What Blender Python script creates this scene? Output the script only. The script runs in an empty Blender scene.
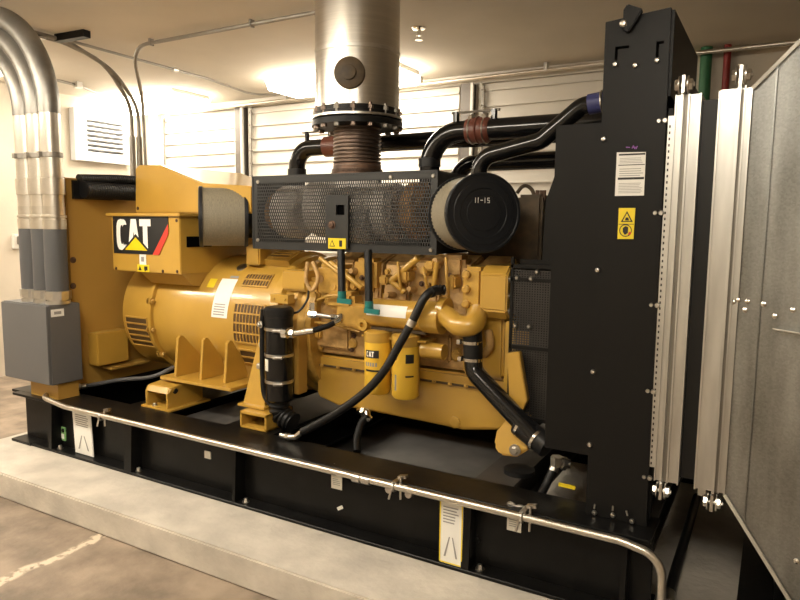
import bpy, bmesh, math, random
from mathutils import Vector, Matrix
random.seed(4)
V = Vector
PI = math.pi
sc = bpy.context.scene
COL = sc.collection

# ------------------------------------------------------------------ camera
F = 659.2
RX = V((0.86753472, 0.06581298, -0.49300321))   # world axes seen in camera axes (right, down, forward)
RY = V((0.49725571, -0.0929083, 0.8626151))
RZ = V((0.01096718, -0.99349721, -0.11332706))
CAM = V((0, 0, 1.6))
cd = bpy.data.cameras.new('camera')
cam = bpy.data.objects.new('camera', cd)
COL.objects.link(cam)
cd.sensor_width = 36
cd.lens = F / 800 * 36
cd.clip_start = .05
m = Matrix(((RX[0], -RX[1], -RX[2]), (RY[0], -RY[1], -RY[2]), (RZ[0], -RZ[1], -RZ[2])))
cam.matrix_world = Matrix.Translation(CAM) @ m.to_4x4()
sc.camera = cam


def P(px, py, x=None, y=None, z=None):
    """the point of the plane x=, y= or z= (metres) that the survey pixel falls on"""
    d = V((px - 400, py - 300, F))
    w = V((RX.dot(d), RY.dot(d), RZ.dot(d)))
    t = (x - CAM.x) / w.x if x is not None else (y - CAM.y) / w.y if y is not None else (z - CAM.z) / w.z
    return CAM + w * t


# ------------------------------------------------------------------ materials
def mat(name, col, rough=.5, metal=0., var=0., vs=8., bump=0., bs=60., col2=None, emit=None, es=0., coat=0., aniso=None, spec=None):
    mt = bpy.data.materials.new(name)
    mt.use_nodes = True
    n = mt.node_tree
    b = n.nodes['Principled BSDF']
    c = (*col, 1)
    b.inputs['Base Color'].default_value = c
    b.inputs['Roughness'].default_value = rough
    b.inputs['Metallic'].default_value = metal
    if spec is not None:
        b.inputs['Specular IOR Level'].default_value = spec
    if coat:
        b.inputs['Coat Weight'].default_value = coat
        b.inputs['Coat Roughness'].default_value = .12
    if emit:
        b.inputs['Emission Color'].default_value = (*emit, 1)
        b.inputs['Emission Strength'].default_value = es
    tc = n.nodes.new('ShaderNodeTexCoord')
    if var or col2:
        nz = n.nodes.new('ShaderNodeTexNoise')
        nz.inputs['Scale'].default_value = vs
        nz.inputs['Detail'].default_value = 6
        mp = n.nodes.new('ShaderNodeMapping')
        if aniso:
            mp.inputs['Scale'].default_value = aniso
        n.links.new(tc.outputs['Object'], mp.inputs['Vector'])
        n.links.new(mp.outputs['Vector'], nz.inputs['Vector'])
        rp = n.nodes.new('ShaderNodeValToRGB')
        rp.color_ramp.elements[0].position = .35
        rp.color_ramp.elements[1].position = .68
        lo = col2 if col2 else tuple(v * (1 - var) for v in col)
        hi = col if col2 else tuple(min(1, v * (1 + var)) for v in col)
        rp.color_ramp.elements[0].color = (*lo, 1)
        rp.color_ramp.elements[1].color = (*hi, 1)
        n.links.new(nz.outputs['Fac'], rp.inputs['Fac'])
        n.links.new(rp.outputs['Color'], b.inputs['Base Color'])
    if bump:
        n2 = n.nodes.new('ShaderNodeTexNoise')
        n2.inputs['Scale'].default_value = bs
        n2.inputs['Detail'].default_value = 4
        n.links.new(tc.outputs['Object'], n2.inputs['Vector'])
        bp = n.nodes.new('ShaderNodeBump')
        bp.inputs['Strength'].default_value = bump
        bp.inputs['Distance'].default_value = .01
        n.links.new(n2.outputs['Fac'], bp.inputs['Height'])
        n.links.new(bp.outputs['Normal'], b.inputs['Normal'])
    return mt


def galv_mat(name, col, rough, scale):
    mt = mat(name, col, rough, 1.0)
    n = mt.node_tree
    b = n.nodes['Principled BSDF']
    tc = n.nodes.new('ShaderNodeTexCoord')
    vo = n.nodes.new('ShaderNodeTexVoronoi')
    vo.inputs['Scale'].default_value = scale
    nz = n.nodes.new('ShaderNodeTexNoise')
    nz.inputs['Scale'].default_value = 6
    nz.inputs['Detail'].default_value = 7
    mp = n.nodes.new('ShaderNodeMapping')
    mp.inputs['Scale'].default_value = (2.2, 2.2, .35)
    n.links.new(tc.outputs['Object'], vo.inputs['Vector'])
    n.links.new(tc.outputs['Object'], mp.inputs['Vector'])
    n.links.new(mp.outputs['Vector'], nz.inputs['Vector'])
    sep = n.nodes.new('ShaderNodeSeparateColor')
    n.links.new(vo.outputs['Color'], sep.inputs['Color'])
    mx = n.nodes.new('ShaderNodeMix')
    mx.inputs[0].default_value = .12
    n.links.new(nz.outputs['Fac'], mx.inputs[2])
    n.links.new(sep.outputs[0], mx.inputs[3])
    rp = n.nodes.new('ShaderNodeValToRGB')
    rp.color_ramp.elements[0].position = .3
    rp.color_ramp.elements[1].position = .7
    rp.color_ramp.elements[0].color = (*[v * .6 for v in col], 1)
    rp.color_ramp.elements[1].color = (*[min(1, v * 1.12) for v in col], 1)
    n.links.new(mx.outputs[0], rp.inputs['Fac'])
    n.links.new(rp.outputs['Color'], b.inputs['Base Color'])
    rr = n.nodes.new('ShaderNodeMapRange')
    rr.inputs[3].default_value = rough - .1
    rr.inputs[4].default_value = rough + .14
    n.links.new(nz.outputs['Fac'], rr.inputs[0])
    n.links.new(rr.outputs[0], b.inputs['Roughness'])
    return mt


M = {}
M['yellow'] = mat('machine_yellow', (.50, .295, .048), .32, var=.05, vs=5, coat=.6)
M['yellow_flat'] = mat('cabinet_yellow', (.41, .235, .048), .42, var=.04, vs=3)
M['yellow_cast'] = mat('cast_yellow', (.48, .28, .055), .42, var=.15, vs=18, bump=.35, bs=55)
M['dark_cast'] = mat('dark_brown_cast', (.07, .045, .02), .6, var=.4, vs=14)  # dark brown cast tone with random variation
M['filter_yellow'] = mat('filter_yellow', (.80, .50, .05), .3)
M['tan_cast'] = mat('dusty_cast_tan', (.46, .28, .10), .5, var=.2, vs=22, bump=.4, bs=50)
M['black'] = mat('black_paint', (.007, .0068, .0065), .4, var=.25, vs=7, spec=.2)
M['black_satin'] = mat('black_powder_coat', (.0075, .0073, .007), .42, spec=.2)
M['frame_black'] = mat('frame_black', (.006, .0058, .0056), .33, var=.3, vs=9, bump=.05, bs=30, spec=.2)
M['dusty_black'] = mat('dusty_black', (.05, .045, .04), .5, var=.35, vs=6)
M['plate_grey'] = mat('worn_grey_plate', (.075, .07, .066), .4, var=.3, vs=6)
M['plate_light'] = mat('pale_lit_plate', (.42, .40, .37), .4, var=.15, vs=8)  # pale tone of lit concrete, the strip's brightness put into its colour
M['rubber'] = mat('black_rubber', (.008, .008, .0085), .42, spec=.35)
M['gloss_black'] = mat('gloss_black', (.006, .006, .0065), .16)
M['grey_paint'] = mat('grey_enamel', (.105, .105, .107), .42, var=.03, vs=4)
M['grey_pvc'] = mat('grey_pvc', (.075, .075, .078), .45)
M['steel'] = mat('bright_steel', (.62, .60, .56), .32, 1., var=.1, vs=14)
M['chrome'] = mat('chrome', (.75, .73, .68), .18, 1.)
M['emt'] = mat('galvanised_conduit', (.66, .62, .55), .33, 1., var=.08, vs=10)
M['dark_conduit'] = mat('dull_grey_conduit', (.27, .25, .22), .45, .6, var=.1, vs=10)
M['dull_pipe'] = mat('dull_galvanised_pipe', (.24, .23, .21), .42, .85, var=.15, vs=8)
M['stack'] = mat('brushed_aluminium_jacket', (.58, .55, .50), .3, 1., var=.06, vs=3, aniso=(1, 1, 40))
M['galv'] = galv_mat('galvanised_sheet', (.33, .34, .335), .36, 160)
M['galv_light'] = mat('galvanised_flange', (.60, .60, .58), .34, .92, var=.12, vs=6, aniso=(3, 3, .5))
M['rust'] = mat('heat_stained_steel', (.13, .075, .05), .55, .5, var=.4, vs=12)
M['rust_light'] = mat('orange_heat_stained_steel', (.42, .22, .06), .5, .2, var=.5, vs=14)
M['bellows'] = mat('bellows_steel', (.20, .15, .12), .4, .8, var=.3, vs=10)
M['wrap'] = mat('grey_turbo_blanket', (.58, .54, .50), .6, 0., var=.2, vs=9, bump=.5, bs=25)
M['shield'] = mat('shield_grey_black', (.022, .023, .023), .42)
M['filter_media'] = mat('pleated_filter_media', (.24, .21, .15), .6, var=.2, vs=10, aniso=(30, 30, 1))
M['cap'] = mat('filter_cap_black', (.011, .012, .0145), .45, spec=.35)
M['white'] = mat('label_white', (.80, .79, .75), .5)
M['letter_white'] = mat('letter_white', (.85, .83, .78), .45)
M['label_yellow'] = mat('label_yellow', (.80, .62, .02), .45)
M['logo_yellow'] = mat('logo_yellow', (.85, .60, .01), .4)
M['red'] = mat('stripe_red', (.62, .05, .03), .4)
M['ink'] = mat('ink_black', (.012, .012, .012), .5)
M['ink_grey'] = mat('ink_grey', (.30, .29, .28), .6)
M['purple'] = mat('purple_marker', (.28, .10, .40), .5)
M['teal'] = mat('teal_handle', (.01, .16, .15), .4)
M['blue'] = mat('blue_silicone', (.045, .05, .16), .45)
M['orange_hose'] = mat('rust_red_silicone_hose', (.13, .04, .025), .4)
M['green_label'] = mat('label_green', (.20, .42, .16), .5)
M['green_pipe'] = mat('green_pipe_paint', (.03, .15, .06), .45)
M['red_pipe'] = mat('red_pipe_paint', (.25, .02, .015), .4)
M['grille'] = mat('grille_dark', (.09, .05, .018), .6)
M['white_metal'] = mat('white_enamel', (.70, .68, .62), .45)
M['louvre'] = mat('louvre_cream', (.66, .62, .55), .45, var=.03, vs=2)
M['vent_white'] = mat('vent_white', (.62, .62, .62), .5)
M['post'] = mat('louvre_post_grey', (.13, .115, .10), .5, .3)
M['wall'] = mat('wall_cream_block', (.56, .50, .41), .8, var=.06, vs=2, bump=.2, bs=40)
M['ceil'] = mat('ceiling_paint', (.58, .52, .43), .85, var=.07, vs=1.2, bump=.12, bs=12)
M['pad'] = mat('pad_concrete', (.53, .485, .42), .75, var=.16, vs=5, bump=.4, bs=35)
M['light'] = mat('lamp_diffuser', (.9, .88, .8), .5, emit=(1, .905, .75), es=14.5)
M['light_soft'] = mat('lamp_diffuser_dim', (.9, .88, .8), .5, emit=(1, .905, .75), es=8.5)  # weaker emission for rear lamps, keeps wall and vent from washing out
M['gasket'] = mat('dark_gasket', (.07, .045, .02), .6)
M['tag'] = mat('tag_cream', (.72, .70, .62), .5)
M['socket'] = mat('dark_socket', (.0008, .0008, .0008), .9, spec=.05)

# concrete floor with a chalky joint
mt = mat('floor_concrete', (.25, .195, .145), .6, var=.32, vs=5.0, bump=.35, bs=30)
n = mt.node_tree
b = n.nodes['Principled BSDF']
old = b.inputs['Base Color'].links[0].from_socket
geo = n.nodes.new('ShaderNodeNewGeometry')
sx = n.nodes.new('ShaderNodeSeparateXYZ')
n.links.new(geo.outputs['Position'], sx.inputs[0])
nz = n.nodes.new('ShaderNodeTexNoise')
nz.inputs['Scale'].default_value = 7
n.links.new(geo.outputs['Position'], nz.inputs['Vector'])
ad = n.nodes.new('ShaderNodeMath'); ad.operation = 'MULTIPLY_ADD'
ad.inputs[1].default_value = .09; ad.inputs[2].default_value = 2.865
n.links.new(nz.outputs['Fac'], ad.inputs[0])
sm = n.nodes.new('ShaderNodeMath'); sm.operation = 'ADD'
n.links.new(sx.outputs['X'], sm.inputs[0]); n.links.new(ad.outputs[0], sm.inputs[1])
ab = n.nodes.new('ShaderNodeMath'); ab.operation = 'ABSOLUTE'
n.links.new(sm.outputs[0], ab.inputs[0])
rp = n.nodes.new('ShaderNodeValToRGB')
rp.color_ramp.elements[0].position = .018; rp.color_ramp.elements[0].color = (1, 1, 1, 1)
rp.color_ramp.elements[1].position = .036; rp.color_ramp.elements[1].color = (0, 0, 0, 1)
n.links.new(ab.outputs[0], rp.inputs['Fac'])
n3 = n.nodes.new('ShaderNodeTexNoise'); n3.inputs['Scale'].default_value = 25
n.links.new(geo.outputs['Position'], n3.inputs['Vector'])
r3 = n.nodes.new('ShaderNodeValToRGB')
r3.color_ramp.elements[0].position = .38; r3.color_ramp.elements[1].position = .52
n.links.new(n3.outputs['Fac'], r3.inputs['Fac'])
ml = n.nodes.new('ShaderNodeMath'); ml.operation = 'MULTIPLY'
n.links.new(rp.outputs['Color'], ml.inputs[0]); n.links.new(r3.outputs['Color'], ml.inputs[1])
mx = n.nodes.new('ShaderNodeMix'); mx.data_type = 'RGBA'
n.links.new(ml.outputs[0], mx.inputs[0]); n.links.new(old, mx.inputs[6])
mx.inputs[7].default_value = (.62, .52, .40, 1)
n.links.new(mx.outputs[2], b.inputs['Base Color'])
M['floor'] = mt


# ------------------------------------------------------------------ mesh builder
def frame_of(d):
    d = d.normalized()
    a = V((0, 0, 1)) if abs(d.z) < .9 else V((1, 0, 0))
    u = d.cross(a).normalized()
    return u, d.cross(u).normalized()


class MB:
    def __init__(s):
        s.bm = bmesh.new()

    def face(s, pts):
        try:
            return s.bm.faces.new([s.bm.verts.new(p) for p in pts])
        except ValueError:
            return None

    def box(s, x0, x1, y0, y1, z0, z1):
        return s.hexa([(x0, y0, z0), (x1, y0, z0), (x1, y1, z0), (x0, y1, z0), (x0, y0, z1), (x1, y0, z1), (x1, y1, z1), (x0, y1, z1)])

    def hexa(s, c):
        v = [s.bm.verts.new(p) for p in c]
        for f in ((3, 2, 1, 0), (4, 5, 6, 7), (0, 1, 5, 4), (1, 2, 6, 5), (2, 3, 7, 6), (3, 0, 4, 7)):
            s.bm.faces.new([v[i] for i in f])
        return s

    def obox(s, c, ax, ay, az, hx, hy, hz):
        c = V(c); ax, ay, az = V(ax).normalized() * hx, V(ay).normalized() * hy, V(az).normalized() * hz
        return s.hexa([c - ax - ay - az, c + ax - ay - az, c + ax + ay - az, c - ax + ay - az,
                       c - ax - ay + az, c + ax - ay + az, c + ax + ay + az, c - ax + ay + az])

    def bar(s, a, b, w, h, up=(0, 0, 1)):
        a, b = V(a), V(b)
        d = (b - a); u = d.cross(V(up)).normalized(); w2 = u.cross(d).normalized()
        return s.obox((a + b) / 2, d, u, w2, d.length / 2, w / 2, h / 2)

    def prism(s, pts, ext):
        ext = V(ext)
        a = [s.bm.verts.new(V(p)) for p in pts]
        b2 = [s.bm.verts.new(V(p) + ext) for p in pts]
        k = len(a)
        s.bm.faces.new(a[::-1]); s.bm.faces.new(b2)
        for i in range(k):
            s.bm.faces.new((a[i], a[(i + 1) % k], b2[(i + 1) % k], b2[i]))
        return s

    def rings(s, rows, cap0=True, cap1=True, close=False):
        vs = [[s.bm.verts.new(p) for p in r] for r in rows]
        k = len(vs[0])
        for i in range(len(vs) - (0 if close else 1)):
            r, q = vs[i], vs[(i + 1) % len(vs)]
            for j in range(k):
                s.bm.faces.new((r[j], r[(j + 1) % k], q[(j + 1) % k], q[j]))
        if not close:
            if cap0: s.bm.faces.new(vs[0][::-1])
            if cap1: s.bm.faces.new(vs[-1])
        return s

    def lathe(s, p0, d, prof, seg=32, cap0=True, cap1=True, a0=0.):
        p0 = V(p0); d = V(d).normalized(); u, w = frame_of(d)
        rows = []
        for t, r in prof:
            rows.append([p0 + d * t + (u * math.cos(a0 + 2 * PI * j / seg) + w * math.sin(a0 + 2 * PI * j / seg)) * max(r, 1e-4) for j in range(seg)])
        return s.rings(rows, cap0, cap1)

    def cyl(s, a, b, r, r1=None, seg=20):
        a, b = V(a), V(b)
        return s.lathe(a, b - a, [(0, r), ((b - a).length, r if r1 is None else r1)], seg)

    def hexbolt(s, p, d, r=.012, h=.01, washer=True):
        d = V(d).normalized(); p = V(p)
        if washer: s.lathe(p, d, [(0, r * 1.5), (h * .25, r * 1.5)], 14)
        s.lathe(p, d, [(0, r), (h * .85, r), (h, r * .8)], 6)
        return s

    def torus(s, c, d, R, r, seg=32, sub=10):
        c = V(c); u, w = frame_of(V(d)); d = V(d).normalized()
        rows = []
        for i in range(seg):
            a = 2 * PI * i / seg
            o = u * math.cos(a) + w * math.sin(a)
            rows.append([c + o * (R + r * math.cos(2 * PI * j / sub)) + d * r * math.sin(2 * PI * j / sub) for j in range(sub)])
        return s.rings(rows, close=True)

    def tube(s, pts, r, fil=0., seg=12, corr=0., pitch=.02, cap=True):
        pts = path(pts, fil)
        if corr:
            pts = resample(pts, pitch / 4)
        n_ = len(pts)
        rows = []
        d = (pts[1] - pts[0]).normalized()
        u, w = frame_of(d)
        for i, p in enumerate(pts):
            if i == 0: t = pts[1] - p
            elif i == n_ - 1: t = p - pts[i - 1]
            else: t = (pts[i + 1] - p).normalized() + (p - pts[i - 1]).normalized()
            t = t.normalized()
            q = d.rotation_difference(t)
            u = q @ u; d = t
            u = (u - d * u.dot(d)).normalized(); w = d.cross(u)
            rr = r[i] if isinstance(r, list) else r
            if corr and i % 4 in (2, 3): rr -= corr
            rows.append([p + (u * math.cos(2 * PI * j / seg) + w * math.sin(2 * PI * j / seg)) * rr for j in range(seg)])
        return s.rings(rows, cap, cap)

    def build(s, name, material, parent=None, bevel=0., ang=35, seg=2, **props):
        bm = s.bm
        bmesh.ops.recalc_face_normals(bm, faces=bm.faces)
        if bevel:
            es = [e for e in bm.edges if len(e.link_faces) == 2 and e.calc_face_angle(0) > math.radians(40)]
            try:
                bmesh.ops.bevel(bm, geom=es, offset=bevel, segments=seg, affect='EDGES', clamp_overlap=True)
            except Exception:
                pass
        me = bpy.data.meshes.new(name)
        base = V((0, 0, 0)); q = parent
        while q is not None:
            base += q.location; q = q.parent
        c = V((0, 0, 0))
        xs = [v.co for v in bm.verts]
        lo = V((min(p.x for p in xs), min(p.y for p in xs), min(p.z for p in xs)))
        hi = V((max(p.x for p in xs), max(p.y for p in xs), max(p.z for p in xs)))
        c = V(((lo.x + hi.x) / 2, (lo.y + hi.y) / 2, lo.z))
        for v in bm.verts: v.co -= c
        bm.to_mesh(me); bm.free()
        for p in me.polygons: p.use_smooth = True
        me.set_sharp_from_angle(angle=math.radians(ang))
        me.materials.append(material)
        o = bpy.data.objects.new(name, me)
        COL.objects.link(o)
        o.parent = parent
        o.location = c - base
        for k_, v_ in props.items(): o[k_] = v_
        return o


def path(pts, fil):
    pts = [V(p) for p in pts]
    if not fil or len(pts) < 3: return pts
    out = [pts[0]]
    for i in range(1, len(pts) - 1):
        a, p, b2 = pts[i - 1], pts[i], pts[i + 1]
        d1, d2 = (a - p), (b2 - p)
        ang = d1.angle(d2)
        if ang > PI - .02:
            out.append(p); continue
        t = min(fil / math.tan(ang / 2), d1.length * .48, d2.length * .48)
        d1, d2 = d1.normalized(), d2.normalized()
        rr = t * math.tan(ang / 2)
        bis = (d1 + d2).normalized()
        c = p + bis * (rr / math.sin(ang / 2))
        s0, s1 = p + d1 * t - c, p + d2 * t - c
        k = max(4, int((PI - ang) / .16))
        ax = s0.cross(s1).normalized(); sw = s0.angle(s1)
        for j in range(k + 1):
            out.append(c + Matrix.Rotation(sw * j / k, 3, ax) @ s0)
    out.append(pts[-1])
    return out


def spline(pts, k=8):
    pts = [V(p) for p in pts]
    out = []
    e = [pts[0] * 2 - pts[1]] + pts + [pts[-1] * 2 - pts[-2]]
    for i in range(1, len(e) - 2):
        a, b2, c, d = e[i - 1:i + 3]
        for j in range(k):
            t = j / k
            out.append(.5 * ((2 * b2) + (c - a) * t + (2 * a - 5 * b2 + 4 * c - d) * t * t + (3 * b2 - a - 3 * c + d) * t ** 3))
    out.append(pts[-1])
    return out


def resample(pts, step):
    out = [pts[0]]; acc = 0.
    for a, b2 in zip(pts, pts[1:]):
        L = (b2 - a).length; t = step - acc
        while t <= L:
            out.append(a + (b2 - a) * (t / L)); t += step
        acc = (acc + L) % step
    return out


def thing(name, label, cat, loc=(0, 0, 0), group=None):
    o = bpy.data.objects.new(name, None)
    COL.objects.link(o)
    o.location = loc; o.empty_display_size = .1
    return tag(o, label, cat, group)


def tag(o, label, cat, group=None):
    o['label'] = label; o['category'] = cat
    if group: o['group'] = group
    return o


def struct(o):
    o['kind'] = 'structure'
    return o


# flat lettering ------------------------------------------------------------
def strokes_letters():
    """condensed heavy letters as quads in a 0..1 box"""
    C = []
    out_, in_ = [], []
    k = 14
    for i in range(k + 1):
        a = math.radians(28 + (332 - 28) * i / k)
        def sq(v, e): return math.copysign(abs(v) ** e, v)
        out_.append((.5 + .5 * sq(math.cos(a), .6), .5 + .5 * sq(math.sin(a), .6)))
        in_.append((.5 + .14 * sq(math.cos(a), .8), .5 + .31 * sq(math.sin(a), .8)))
    in_[0] = (out_[0][0] * .5 + .34, in_[0][1]); in_[-1] = (in_[0][0], in_[-1][1])
    in_[0] = (.64, out_[0][1]); in_[-1] = (.64, out_[-1][1])
    for i in range(k): C.append([out_[i], out_[i + 1], in_[i + 1], in_[i]])
    A = [[(-.06, 0), (.28, 0), (.5, .611), (.135, .611)], [(.72, 0), (1.06, 0), (.865, .611), (.5, .611)], [(.135, .611), (.865, .611), (.74, 1), (.26, 1)], [(.352, .2), (.648, .2), (.569, .42), (.431, .42)]]
    T = [[(0, .78), (1, .78), (1, 1), (0, 1)], [(.3, 0), (.7, 0), (.7, .78), (.3, .78)]]
    return C, A, T


def word_cat(mb, mapf, u0, v0, w, h, gap=.06):
    C, A, T = strokes_letters()
    lw = (w - 2 * gap * w) / 3
    for i, L in enumerate((C, A, T)):
        x0 = u0 + i * (lw + gap * w) - (i == 2) * gap * w * .6 - (i == 1) * 0
        for q in L: mb.face([mapf(x0 + a * lw, v0 + b_ * h) for a, b_ in q])


SEG = {'0': 'abcdef', '1': 'bc', '5': 'afgcd', '-': 'g', '2': 'abged', '3': 'abgcd', '8': 'abcdefg', 'C': 'afed'}


def digit_bars(mb, mapf, ch, u, v, w, h, t):
    seg = {'a': (0, h - t, w, h), 'd': (0, 0, w, t), 'g': (0, h / 2 - t / 2, w, h / 2 + t / 2), 'f': (0, h / 2 + t / 2, t, h - t), 'e': (0, t, t, h / 2 - t / 2), 'b': (w - t, h / 2 + t / 2, w, h - t), 'c': (w - t, t, w, h / 2 - t / 2)}
    for k in SEG[ch]:
        a, b_, c, d = seg[k]
        mb.face([mapf(u + a, v + b_), mapf(u + c, v + b_), mapf(u + c, v + d), mapf(u + a, v + d)])


def front(y):   # a map onto a plane facing the room
    return lambda u, v: V((u, y, v))


def text_lines(mb, mapf, u0, u1, v0, v1, n_, fill=.45, ragged=.35):
    h = (v1 - v0) / n_
    for i in range(n_):
        e = u1 - (u1 - u0) * random.random() * ragged
        a = v0 + h * i
        mb.face([mapf(u0, a), mapf(e, a), mapf(e, a + h * fill), mapf(u0, a + h * fill)])


YC = 3.3       # the centre line of the generator set
ZP = .15       # pad top
# ------------------------------------------------------------------ room
CE, WB, WL, WR, WF = 2.97, 5.75, -6.85, 2.6, -2.2
struct(MB().box(WL - .2, WR + .2, WF - .2, WB + .2, -.1, 0).build('floor', M['floor']))
struct(MB().box(WL - .2, WR + .2, WF - .2, WB + .2, CE, CE + .15).build('ceiling', M['ceil']))
struct(MB().box(WL - .2, WR + .2, WB, WB + .2, 0, CE).build('wall_back', M['wall']))
struct(MB().box(WL - .2, WL, WF, WB, 0, CE).build('wall_left', M['wall']))
struct(MB().box(WR, WR + .2, WF, WB, 0, CE).build('wall_right', M['wall']))
struct(MB().box(WL, WR, WF - .2, WF, 0, CE).build('wall_front', M['wall']))
struct(MB().box(-6.55, -1.1, WB - .05, WB, 2.885, CE).build('trim_1', M['louvre'], bevel=.004))   # head of the louvre bank
struct(MB().box(WL, WL + .16, WB - .07, WB, 0, CE).build('trim_2', M['white_metal'], bevel=.004))

tag(MB().box(-4.43, 1.6, 2.045, 4.75, 0, ZP).build('concrete_pad', M['pad'], bevel=.008), 'long pale raised concrete pad under the generator set', 'concrete pad')


def louvre_panel(x0, x1, label):
    t = thing('wall_louvre', label, 'louvre', ((x0 + x1) / 2, WB - .03, .6), 'white louvre panels of the back wall')
    mb = MB()
    z = .62
    while z < 2.86:
        z1 = min(z + .135, 2.875)
        mb.hexa([(x0, WB - .035, z - .012), (x1, WB - .035, z - .012), (x1, WB - .015, z - .012), (x0, WB - .015, z - .012),
                 (x0, WB - .022, z1), (x1, WB - .022, z1), (x1, WB - .004, z1), (x0, WB - .004, z1)])
        mb.box(x0, x1, WB - .048, WB - .03, z - .018, z - .008)
        z += .138
    mb.build('louvre_blades', M['louvre'], t)
    for xa in ((x0 - .03, x1) if x0 < -6 or x0 > -3 else (x0 - .03,)):
        MB().box(xa, xa + .03, WB - .06, WB, .55, 2.88).build('frame_jamb', M['white_metal'], t)
    lk = MB()
    lk.box(x0 + .01, x0 + .022, WB - .075, WB - .06, .7, 2.85)
    z = .75
    while z < 2.85:
        lk.cyl((x0 - .0, WB - .068, z), (x0 + .03, WB - .068, z), .009, seg=8)
        z += .138
    lk.build('linkage_rod', M['dark_conduit'], t)


louvre_panel(-6.6, -5.44, 'white louvre panel left of the first grey post, above the yellow cabinet hood')
louvre_panel(-5.20, -2.66, 'wide white louvre panel behind the exhaust stack, between the two grey posts')
louvre_panel(-2.42, -1.1, 'white louvre panel behind the black pipes, ending at the black radiator')
for x, lb in ((-5.32, 'slim grey steel post between the left and middle louvre panels'), (-2.54, 'slim grey steel post right of the wide middle louvre panel')):
    t = thing('louvre_post', lb, 'post', (x, WB - .06, 0), 'steel posts of the louvre wall')
    MB().box(x - .075, x + .035, WB - .10, WB - .002, 0, 2.885).build('post_body', M['post'], t, bevel=.004)
    MB().box(x + .035, x + .06, WB - .13, WB - .1, 0, 2.88).build('edge_angle', M['white_metal'], t)

# conduit under the ceiling along the back wall
t = thing('ceiling_conduit', 'long thin conduit running under the ceiling along the back wall', 'conduit', (-1, WB - .14, 2.9))
MB().tube([(-5.9, WB - .16, 2.885), (-1.2, WB - .16, 2.915), (.9, WB - .16, 2.915)], .017).build('tube', M['emt'], t)
for x in (-4.6, -3.0, -1.8, -.9, .1):
    MB().box(x - .015, x + .015, WB - .185, WB - .135, 2.9, CE).build('clip', M['steel'], t)
for x, c, mm, lb in ((-.575, .042, 'green_pipe', 'green painted vertical pipe on the far wall right of the radiator'), (-.43, .026, 'red_pipe', 'dark red vertical pipe on the far wall beside the green one')):
    tag(MB().tube([(x, WB - .07, 0), (x, WB - .07, CE)], c, seg=20).build('wall_pipe', M[mm]), lb, 'pipe')

# wall vent on the left wall
y0, y1, z0, z1 = 4.62, 5.34, 2.27, 2.84
t = thing('wall_vent', 'white slatted vent grille high on the left wall', 'vent', (WL, (y0 + y1) / 2, z0))
fr = MB()
w = .10
fr.box(WL, WL + .09, y0, y0 + w + .05, z0, z1); fr.box(WL, WL + .09, y1 - w, y1, z0, z1)
fr.box(WL, WL + .09, y0 + w + .05, y1 - w, z0, z0 + w * .8); fr.box(WL, WL + .09, y0 + w + .05, y1 - w, z1 - w * .8, z1)
fr.build('frame', M['vent_white'], t, bevel=.004)
MB().box(WL + .002, WL + .012, y0 + .1, y1 - .05, z0 + .05, z1 - .05).build('back_plate', M['socket'], t)
sl = MB()
for i in range(8):
    z = z0 + .085 + i * (z1 - z0 - .17) / 7.5
    sl.hexa([(WL + .02, y0 + .13, z - .012), (WL + .085, y0 + .13, z + .002), (WL + .085, y1 - .09, z + .002), (WL + .02, y1 - .09, z - .012),
             (WL + .02, y0 + .13, z - .004), (WL + .085, y0 + .13, z + .024), (WL + .085, y1 - .09, z + .024), (WL + .02, y1 - .09, z - .004)])
sl.build('slats', M['vent_white'], t)

# small switch on left wall
q = P(14, 240, x=WL)
t = thing('wall_switch', 'small grey switch box on the bright left wall beside the conduits', 'switch', q)
MB().box(WL, WL + .05, q.y - .03, q.y + .05, q.z - .09, q.z + .06).build('back_box', M['white_metal'], t, bevel=.006)
MB().box(WL + .05, WL + .08, q.y + .0, q.y + .035, q.z - .045, q.z + .04).build('rocker', M['dark_conduit'], t, bevel=.004)


# ceiling lights
def ceiling_light(x0, x1, yy0, yy1, label, z=2.84):
    t = thing('ceiling_light', label, 'ceiling light', ((x0 + x1) / 2, (yy0 + yy1) / 2, CE), 'fluorescent ceiling lights')
    MB().box(x0, x1, yy0 + .02, yy1 - .02, CE - .04, CE).build('housing', M['white_metal'], t, bevel=.004)
    d = MB()
    d.prism([(x0, yy0, CE - .04), (x0, yy1, CE - .04), (x0, yy1 - .06, z), (x0, yy0 + .06, z)], (x1 - x0, 0, 0))
    d.build('diffuser', M['light_soft' if yy0 > 2 else 'light'], t)
    MB().box(x0 + .2, x1 - .2, (yy0 + yy1) / 2 - .01, (yy0 + yy1) / 2 + .01, z - .004, z).build('centre_rib', M['white_metal'], t)


ceiling_light(-6.78, -5.5, 4.85, 5.4, 'glowing ceiling light in the far left corner over the wall vent')
ceiling_light(-4.25, -2.9, 4.85, 5.4, 'glowing ceiling light behind the silver exhaust stack')
ceiling_light(-6.6, -5.75, 2.95, 3.45, 'glowing ceiling light at the left edge behind the big grey conduits')
ceiling_light(-6.2, -3.7, .75, 1.05, 'ceiling light over the aisle at the left, outside the picture')
ceiling_light(-3.3, -1.9, .75, 1.05, 'ceiling light over the aisle in front of the generator')
ceiling_light(-1.0, .2, -.6, -.25, 'ceiling light over the aisle at the right behind the camera')

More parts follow.
